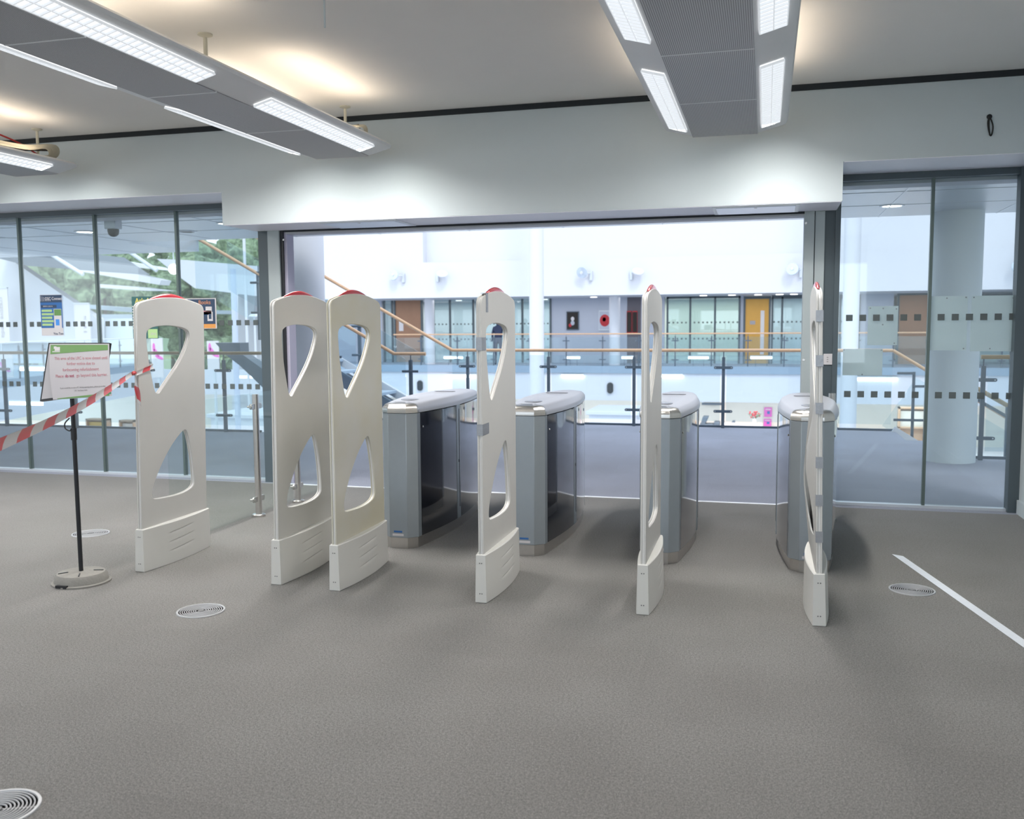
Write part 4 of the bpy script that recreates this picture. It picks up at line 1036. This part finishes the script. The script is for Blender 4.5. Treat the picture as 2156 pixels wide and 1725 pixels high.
# speakers
for px, py, lab in ((885, 812, 'dark oval wall speaker behind the stair post on the far lower wall'), (1285, 817, 'dark oval wall speaker between the columns on the far lower wall')):
    p = atY(px, py, YF+.02)
    q = []
    for k in range(24):
        a = 2*math.pi*k/24; q.append((.11*math.cos(a), .11*math.sin(a)+(.09 if math.sin(a) > 0 else -.09)))
    o = MB().prism(q, -.09, 0, 'Y').build('wall_speaker', M['black'], bevel=.02, loc=(p.x, YF+.02, p.z)); tag(o, lab, 'speaker', 'oval speakers on the far lower wall')
# lower level room
YL = 45.
struct('wall_lower_rear', MB().box(XF0, XF1, YL, YL+.2, -4, -.9).box(-46, XF0, YL, YL+.2, -4, -1.35), M['creamwall'])
struct('ceiling_lower', MB().box(XF0, XF1, YF+.3, YL, atY(1400, 845, YF).z, atY(1400, 845, YF).z+.1), M['hallwall'])
area('lower_room_light', (-3, 39, -1.35), (0, 0, 0), 26, 6, 1500, (1, .97, .92))
area('far_room_light', (-5, YB+1.3, zt-.1), (0, 0, 0), 22, 1.5, 420, (1, .98, .95))
area('far_corridor_light', (-5, YF+1.6, zt-.06), (0, 0, 0), 24, 1.0, 160, (1, .98, .95))
def lowbox(px, Y, name, label, cat, m, depth=.6, group=None):
    a, c = atY(px[0], px[1], Y), atY(px[2], px[3], Y)
    t = thing(name, label, cat, ((a.x+c.x)/2, Y, c.z), 0, group); return t, (c.x-a.x)/2, a.z-c.z
for px, lab in (((1609, 858, 1625, 878), 'upper of two magenta posters on the lower level wall'), ((1608, 882, 1624, 898), 'lower of two magenta posters on the lower level wall')):
    t, w_, h_ = lowbox(px, YL-.05, 'magenta_poster', lab, 'poster', 'magenta', group='magenta posters on the lower level')
    MB().box(-w_, w_, -.02, .03, 0, h_).build('sheet', M['magenta'], t)
    MB().box(-w_*.2, w_*.5, -.03, -.02, h_*.3, h_*.6).build('picture_block', M['blue'], t); MB().box(-w_*.7, w_*.7, -.03, -.02, h_*.75, h_*.85).build('text_bar', M['paper'], t)
t, w_, h_ = lowbox((1478, 848, 1519, 853), YL-.3, 'wall_screen', 'dark slim ceiling screen box on the lower level', 'screen', 'dark')
MB().box(-w_, w_, -.1, .1, 0, h_).build('case', M['slate'], t); MB().box(-w_, -w_+.1, -.05, .05, h_, h_+.4).build('bracket', M['sill'], t)
def lounge_chair(px, Y, label):
    t, w_, h_ = lowbox(px, Y, 'lounge_chair', label, 'chair', 'dark', group='dark chairs on the lower level')
    MB().box(-w_, w_*.4, -.3, .3, 0, h_*.35).build('seat', M['slate'], t, bevel=.04)
    MB().prism([(-w_, 0), (-w_*.6, 0), (-w_*.1, h_), (-w_*.7, h_)], -.3, .3, 'Y').build('backrest', M['slate'], t, bevel=.04)
    MB().box(w_*.4, w_, -.3, .3, 0, h_*.55).build('armrest', M['slate'], t, bevel=.04)
lounge_chair((1474, 876, 1516, 900), 42, 'dark lounge chair left of the right balustrade post on the lower level')
lounge_chair((1538, 886, 1562, 902), 42, 'small dark chair right of the balustrade post on the lower level')
t, w_, h_ = lowbox((1525, 892, 1605, 905), 41, 'reception_desk', 'white desk on the lower level below the red flowers', 'desk', 'paper')
MB().box(-w_, w_, -.4, .4, h_*.8, h_).build('desk_top', M['paper'], t); MB().box(-w_*.95, w_*.95, -.3, .3, 0, h_*.8).build('desk_front', M['hallwall'], t)
p = atY(1588, 893, 41)
t = thing('flower_vase', 'vase of red flowers on the lower level desk', 'flowers', (p.x, 41, p.z))
MB().lathe([(.06, 0), (.09, .12), (.05, .25), (.06, .28)], n=16).build('vase', M['paper'], t)
rr = random.Random(3); fl = MB()
for k in range(16):
    a = rr.uniform(0, 6.28); r0 = rr.uniform(.02, .25); fl.lathe([(.001, -.05), (.05, 0), (.001, .05)], (r0*math.cos(a), r0*math.sin(a), .38+rr.uniform(-.1, .16)), 7)
fl.build('blooms', M['frame_red'], t)
sm = MB()
for k in range(10):
    a = rr.uniform(0, 6.28); sm.tube([(0, 0, .2), (.3*math.cos(a), .3*math.sin(a), .45)], .012, 5)
sm.build('stems', M['leaf'], t)
t, w_, h_ = lowbox((1233, 866, 1345, 897), 30, 'kiosk', 'white kiosk top below the balcony behind the turnstiles', 'kiosk', 'paper')
MB().box(-w_, w_, 0, 2.5, h_-.12, h_).build('roof', M['hallwall'], t, bevel=.02); MB().box(-w_+.1, w_-.1, .1, 2.4, -2, h_-.12).build('body', M['hallwall'], t)
t, w_, h_ = lowbox((434, 872, 600, 900), 26, 'kiosk', 'white kiosk top seen through the left glazing beside the stainless post', 'kiosk', 'paper')
MB().box(-w_, w_, 0, 2.5, h_-.12, h_).build('roof', M['hallwall'], t, bevel=.02); MB().box(-w_+.1, w_-.1, .1, 2.4, -2, h_-.12).build('body', M['hallwall'], t)
for px, lab, mm in (((1233, 846, 1262, 866), 'green glazed panel', 'glass3'),):
    pass
def bookcase(px, Y, label, cols):
    t, w_, h_ = lowbox(px, Y, 'bookcase', label, 'bookcase', 'wood', group='bookcases on the lower level')
    MB().box(-w_, w_, 0, .4, -.8, -.7).box(-w_, -w_+.06, 0, .4, -.8, h_).box(w_-.06, w_, 0, .4, -.8, h_).box(-w_, w_, 0, .4, h_-.06, h_).box(-w_, w_, .35, .4, -.8, h_).box(-w_, w_, .0, .4, 0, .05).build('case', M['wood'], t)
    MB().box(-w_+.08, w_-.08, .12, .33, .05, h_-.15).build('contents', mat('shelf_yellow', (.7, .5, .15), .6) if cols else M['creamwall'], t)
bookcase((180, 882, 222, 902), 34, 'oak bookcase with yellow items seen past the sign pole on the lower level', 1)
bookcase((250, 885, 282, 904), 34, 'oak bookcase beside the leftmost panel on the lower level', 0)
bookcase((1893, 858, 1950, 903), YF+6, 'oak cupboard on the lower level seen through the right glazing', 0)
# person on the far balcony, seen from behind the rail
def person(x, y, label):
    t = thing('person', label, 'person', (x, y, 0))
    vs = [(0, 0, .95), (0, 0, 1.12), (0, 0, 1.36), (0, 0, 1.50), (0, 0, 1.60), (0, -.02, 1.70),
          (.17, 0, 1.42), (.36, -.02, 1.36), (.56, -.06, 1.38), (-.17, 0, 1.42), (-.23, .0, 1.16), (-.22, -.08, .92),
          (.09, 0, .90), (.10, 0, .50), (.10, 0, .08), (.10, -.10, .04), (-.09, 0, .90), (-.10, 0, .50), (-.10, 0, .08), (-.10, -.10, .04)]
    es = [(0, 1), (1, 2), (2, 3), (3, 4), (4, 5), (2, 6), (6, 7), (7, 8), (2, 9), (9, 10), (10, 11), (0, 12), (12, 13), (13, 14), (14, 15), (0, 16), (16, 17), (17, 18), (18, 19)]
    rad = [.15, .15, .17, .06, .09, .085, .075, .055, .04, .075, .055, .04, .10, .07, .05, .04, .10, .07, .05, .04]
    me = bpy.data.meshes.new('body'); me.from_pydata(vs, es, []); o = put('body', me, t); me.materials.append(M['cloth'])
    sk = o.modifiers.new('skin', 'SKIN'); sk.use_smooth_shade = True; o.modifiers.new('sub', 'SUBSURF').levels = 1
    for i, r in enumerate(rad): me.skin_vertices[0].data[i].radius = (r, r*.75)
    me.skin_vertices[0].data[0].use_root = True
    MB().lathe([(.001, -.11), (.07, -.09), (.095, 0), (.09, .07), (.05, .11), (.001, .12)], n=20).build('hair', M['hair'], t, loc=(0, .01, 1.68))
    h = MB().box(-.012, .012, -.1, 0, -.02, .0)
    return t
pp = atY(1046, 720, YF+.7)
person(pp.x, YF+.9, 'person in dark navy clothes standing at the far balustrade, one arm held out')

# ------------------------------------------------------------------ left: side balcony, banners, garden
lb = MB()
A_, B_ = Vector((-21.6, 22)), Vector((-24.9, 33.5))
def wallseg(A, B, z0, z1, th=.3):
    d = (B-A).normalized(); n2 = Vector((-d.y, d.x))*th
    return MB().prism([tuple(A), tuple(B), tuple(B+n2), tuple(A+n2)], z0, z1)
struct('wall_side_lower', wallseg(A_, B_, -1.22, -.25), M['hallwall'])
struct('floor_side_balcony', wallseg(A_, B_, -.25, 0, 9), M['slabside'])
struct('wall_left_building', MB().box(-38, atY(290, 700, 33.6).x, 33.6, 33.9, 0, 1.9), mat('pale_blue_wall', (.66, .74, .80), .6))
poly = [atY(*p, 33.0) for p in ((-60, 484), (0, 531), (206, 672), (206, 722), (-60, 722))]
struct('wall_stair_flank', MB().prism([(p.x, p.z) for p in poly], 33.0, 33.4, 'Y'), M['hallwall'])
# side balustrade
dA = (B_-A_); LL = dA.length
balustrade('glass balustrade with white handrail on the side balcony far left', tuple(A_+Vector((.25, .1))), tuple(B_+Vector((.25, .1))), [1.2+1.5*k for k in range(7)], zr=1.12, wood='sill')
def banner(px, Y, label, word, m='paper', tm='inkg'):
    a, c = atY(px[0], px[1], Y), atY(px[2], px[3], Y); w_, h_ = (c.x-a.x)/2, (a.z-c.z)
    t = thing('banner', label, 'banner', ((a.x+c.x)/2, Y, c.z), 0, 'tall banners far left')
    MB().box(-w_, w_, -.02, .02, 0, h_).build('cloth', M[m], t)
    MB().box(-w_, w_, -.05, .05, h_-.04, h_).build('top_rail', M['sill'], t)
    MB().box(-.03, .03, .02, .06, -c.z, h_).build('stand_pole', M['sill'], t)
    if word: text(word, h_*.125, Matrix.Translation((w_*.35, -.03, h_*.46)) @ FACE @ Matrix.Rotation(math.radians(-90), 4, 'Z'), M[tm], 'banner_text', t)
    return t, w_, h_
banner((-25, 606, 22, 722), 32.0, 'white hanging banner lettered creative media at the far left edge', 'creative media')
banner((156, 638, 192, 722), 32.2, 'plain white hanging banner with faint letters behind the sign', 'M A K E')
for (px, lab) in (((-16, 744, 30, 815), 'white panel with magenta shapes at the left edge below the handrail'), ((318, 712, 345, 795), 'white panel with magenta shapes seen through the leftmost panel opening'), ((436, 718, 462, 778), 'white panel with a magenta curve right of the leftmost panel')):
    a, c = atY(px[0], px[1], 24), atY(px[2], px[3], 24); w_, h_ = (c.x-a.x)/2, a.z-c.z
    t = thing('display_panel', lab, 'display panel', ((a.x+c.x)/2, 24, c.z), 0, 'display panels with magenta shapes')
    MB().box(-w_, w_, -.02, .02, 0, h_).build('board', M['paper'], t)
    for k in range(3):
        q = MB().lathe([(.10, 0), (.09, .01)], n=14).build('printed_shape', M['magenta'], t); q.matrix_basis = Matrix.Translation((w_*(-.5+.45*k), -.02, h_*(.75-.12*k))) @ Matrix.Rotation(math.radians(90), 4, 'X') @ Matrix.Rotation(.6*k, 4, 'Z') @ Matrix.Diagonal((.5, 1.5, 1, 1))
    MB().box(-.03, .03, .02, .08, -2, h_*.8).build('support', M['sill'], t)
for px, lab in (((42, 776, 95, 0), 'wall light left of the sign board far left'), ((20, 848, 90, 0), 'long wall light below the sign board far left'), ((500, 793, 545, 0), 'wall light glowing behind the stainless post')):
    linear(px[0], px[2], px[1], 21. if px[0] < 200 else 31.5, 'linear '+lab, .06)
# garden beyond
struct('floor_garden', MB().box(-140, -18, 46.5, 160, -3.2, -3.0), M['grass'])
rr = random.Random(11)
def tree(x, y, h, r, label):
    t = thing('garden_tree', label, 'tree', (x, y, -3.0), 0, 'garden trees beyond the glazing')
    MB().tube([(0, 0, 0), (.1, 0, h*.35), (0, .05, h*.75)], [.22, .16, .08], 9).build('trunk', M['bark'], t)
    bm = bmesh.new()
    for k in range(34):
        a = rr.uniform(0, 6.28); u = rr.uniform(-1, 1); q = (1-u*u)**.5; rad = r*rr.uniform(.5, .95)
        c = Vector((q*math.cos(a)*rad, q*math.sin(a)*rad, h*.66+u*h*.34)); s = r*rr.uniform(.22, .42)
        g_ = bmesh.ops.create_icosphere(bm, subdivisions=2, radius=s, matrix=Matrix.Translation(c))
        for v in g_['verts']:
            dv = v.co-c; v.co = c+dv*rr.uniform(.72, 1.25)
    me = bpy.data.meshes.new('crown'); bm.to_mesh(me); bm.free(); me.materials.append(M['leaf']); put('crown', me, t)
spots = [(20, 51), (70, 59), (120, 67), (175, 75), (222, 52), (272, 60), (318, 68), (362, 76), (412, 51), (455, 60), (497, 69), (540, 77), (590, 86)]
words = ['far left behind the slanted white wall', 'above the slanted white wall near the left edge', 'above the blue poster', 'between the first and second mullions', 'just right of the second mullion', 'left of the leftmost detection panel top',
  'directly over the leftmost detection panel', 'behind the third mullion', 'right of the books poster', 'behind the slender lavender pole', 'seen between the pole and the dark door post', 'beside the dark door post', 'mostly behind the dark door post']
for (px, Y), wds in zip(spots, words):
    p = atY(px, 700, Y); tree(p.x, Y, rr.uniform(8.8, 10.2)*Y/55, rr.uniform(2.5, 2.9), 'leafy green garden tree '+wds)
hg = atY(500, 740, 44)
for k, px in enumerate((436, 480, 524, 568)):
    p = atY(px, 740, 47.5)
    t = thing('garden_shrub', 'bushy green shrub in front of the garden trees, number counted from the third mullion'.replace(', number counted from the third mullion', [' right of the leftmost panel', ' behind the upper glass clamp', ' behind the stainless post', ' beside the dark door post'][k]), 'shrub', (p.x, p.y, -3), 0, 'shrubs outside the left glazing')
    bm = bmesh.new()
    for j in range(26):
        a = rr.uniform(0, 6.28); rad = rr.uniform(0, .3); c = Vector((rad*math.cos(a), rad*math.sin(a), rr.uniform(.2, 4.0))); s = rr.uniform(.2, .36)
        g_ = bmesh.ops.create_icosphere(bm, subdivisions=2, radius=s, matrix=Matrix.Translation(c))
        for v in g_['verts']: v.co = c+(v.co-c)*rr.uniform(.7, 1.25)
    me = bpy.data.meshes.new('foliage'); bm.to_mesh(me); bm.free(); me.materials.append(M['leaf']); put('foliage', me, t)
hv = []
for (px, py) in ((-400, 560), (-200, 585), (0, 590), (100, 575), (200, 588), (300, 580), (400, 592), (500, 585), (620, 600), (700, 640)):
    p = atY(px, py, 130); hv.append((p.x, p.z))
struct('trim_7', MB().prism(hv+[(hv[-1][0], -3), (hv[0][0], -3)], 130, 150, 'Y'), mat('distant_hill', (.24, .34, .26), .9, noise=.4, nscale=.12))
# outside roofs, canopies and facade members
def slab_px(name, label, cat, pts, Y, dep, m, group=None):
    P = [atY(*p, Y) for p in pts]; c = sum(P, Vector())/len(P)
    o = MB().prism([(p.x-c.x, p.z-c.z) for p in P], 0, dep, 'Y').build(name, M[m] if isinstance(m, str) else m, loc=(c.x, Y, c.z)); return tag(o, label, cat, group)
slab_px('dark_canopy', 'dark roof canopy above the slanted white wall at far left', 'canopy', ((-60, 520), (85, 524), (146, 566), (60, 560), (-20, 540)), 31, 5, 'slate')
slab_px('roof_blade', 'white sloping roof blade highest between the first and second mullions', 'roof', ((105, 530), (200, 540), (330, 562), (335, 568), (130, 548)), 40, .8, 'hallwall', 'outside roof blades')
slab_px('roof_blade', 'white roof blade just below the highest one, left of the second mullion', 'roof', ((138, 556), (210, 560), (340, 590), (335, 600), (170, 572)), 40, .8, 'hallwall', 'outside roof blades')
slab_px('roof_blade', 'long white roof blade above the blue green trees', 'roof', ((205, 598), (300, 605), (350, 612), (300, 612), (210, 606)), 40, .8, 'hallwall', 'outside roof blades')
slab_px('roof_blade', 'grey roof strip low behind the leftmost detection panel', 'roof', ((150, 640), (300, 650), (520, 655), (520, 662), (300, 660), (160, 648)), 41, .8, 'cladding', 'outside roof blades')
slab_px('roof_blade', 'lowest grey roof strip left of the leftmost detection panel', 'roof', ((180, 662), (290, 662), (290, 672), (206, 672)), 40.5, .8, 'cladding', 'outside roof blades')
slab_px('white_gable', 'large white curved building side above the books poster', 'building', ((330, 545), (395, 548), (560, 562), (560, 626), (501, 619), (501, 950), (489, 950), (489, 617), (410, 607), (380, 585)), 36, 3, 'hallwall')
slab_px('lower_flight', 'dark underside of a stair flight going down right behind the stainless post', 'stair flight', ((453, 722), (505, 722), (506, 744), (560, 782), (580, 804), (580, 842), (505, 770), (476, 748)), 15.2, .3, 'slate')
def strut(p, q, Y, label, r=.06, m='sill', group='slanting white struts outside'):
    a, c = atY(*p, Y), atY(*q, Y); o = MB().tube([Vector((0, 0, 0)), c-a], r, 10).build('strut', M[m], loc=a); return tag(o, label, 'strut', group)
strut((85, 522), (175, 578), 26, 'slanting white strut starting under the dark canopy')
strut((250, 515), (330, 570), 26, 'slanting white strut right of the second mullion')
t = MB().tube([(0, 0, -3), (0, 0, atY(495, 566, 22).z)], .075, 14).build('slender_pole', mat('pole_lavender', (.55, .60, .72), .5), loc=(atY(495, 700, 22).x, 22, 0)); tag(t, 'slender pale lavender pole standing between the books poster and dark door post', 'pole')
t = MB().tube([(0, 0, -3), (0, 0, atY(522, 500, 30).z)], .05, 12).build('slender_pole', M['hallwall'], loc=(atY(520, 700, 30).x, 30, 0)); tag(t, 'thin white pole right of the lavender pole', 'pole')
p = atY(536, 668, 30)
t = thing('lamp_post', 'thin garden lamp post with a round cap near the dark door post', 'lamp post', (p.x, 30, -3))
MB().tube([(0, 0, 0), (0, 0, p.z+3)], .04, 8).build('pole', M['hallwall'], t); MB().lathe([(.05, 0), (.22, .03), (.15, .1), (.001, .13)], n=16).build('lamp_head', M['hallwall'], t, loc=(0, 0, p.z+3))
p = atY(366, 567, 20)
t = thing('globe_lamp', 'glowing round globe lamp beside the third mullion', 'lamp', (p.x, 20, p.z))
MB().lathe([(.001, -.13), (.075, -.11), (.12, -.05), (.13, 0), (.12, .05), (.075, .11), (.001, .13)], n=22).build('globe', emis('globe_glow', (1, 1, 1), 3.), t); MB().tube([(0, 0, .12), (0, 0, 3.2)], .012, 6).build('cord', M['sill'], t)
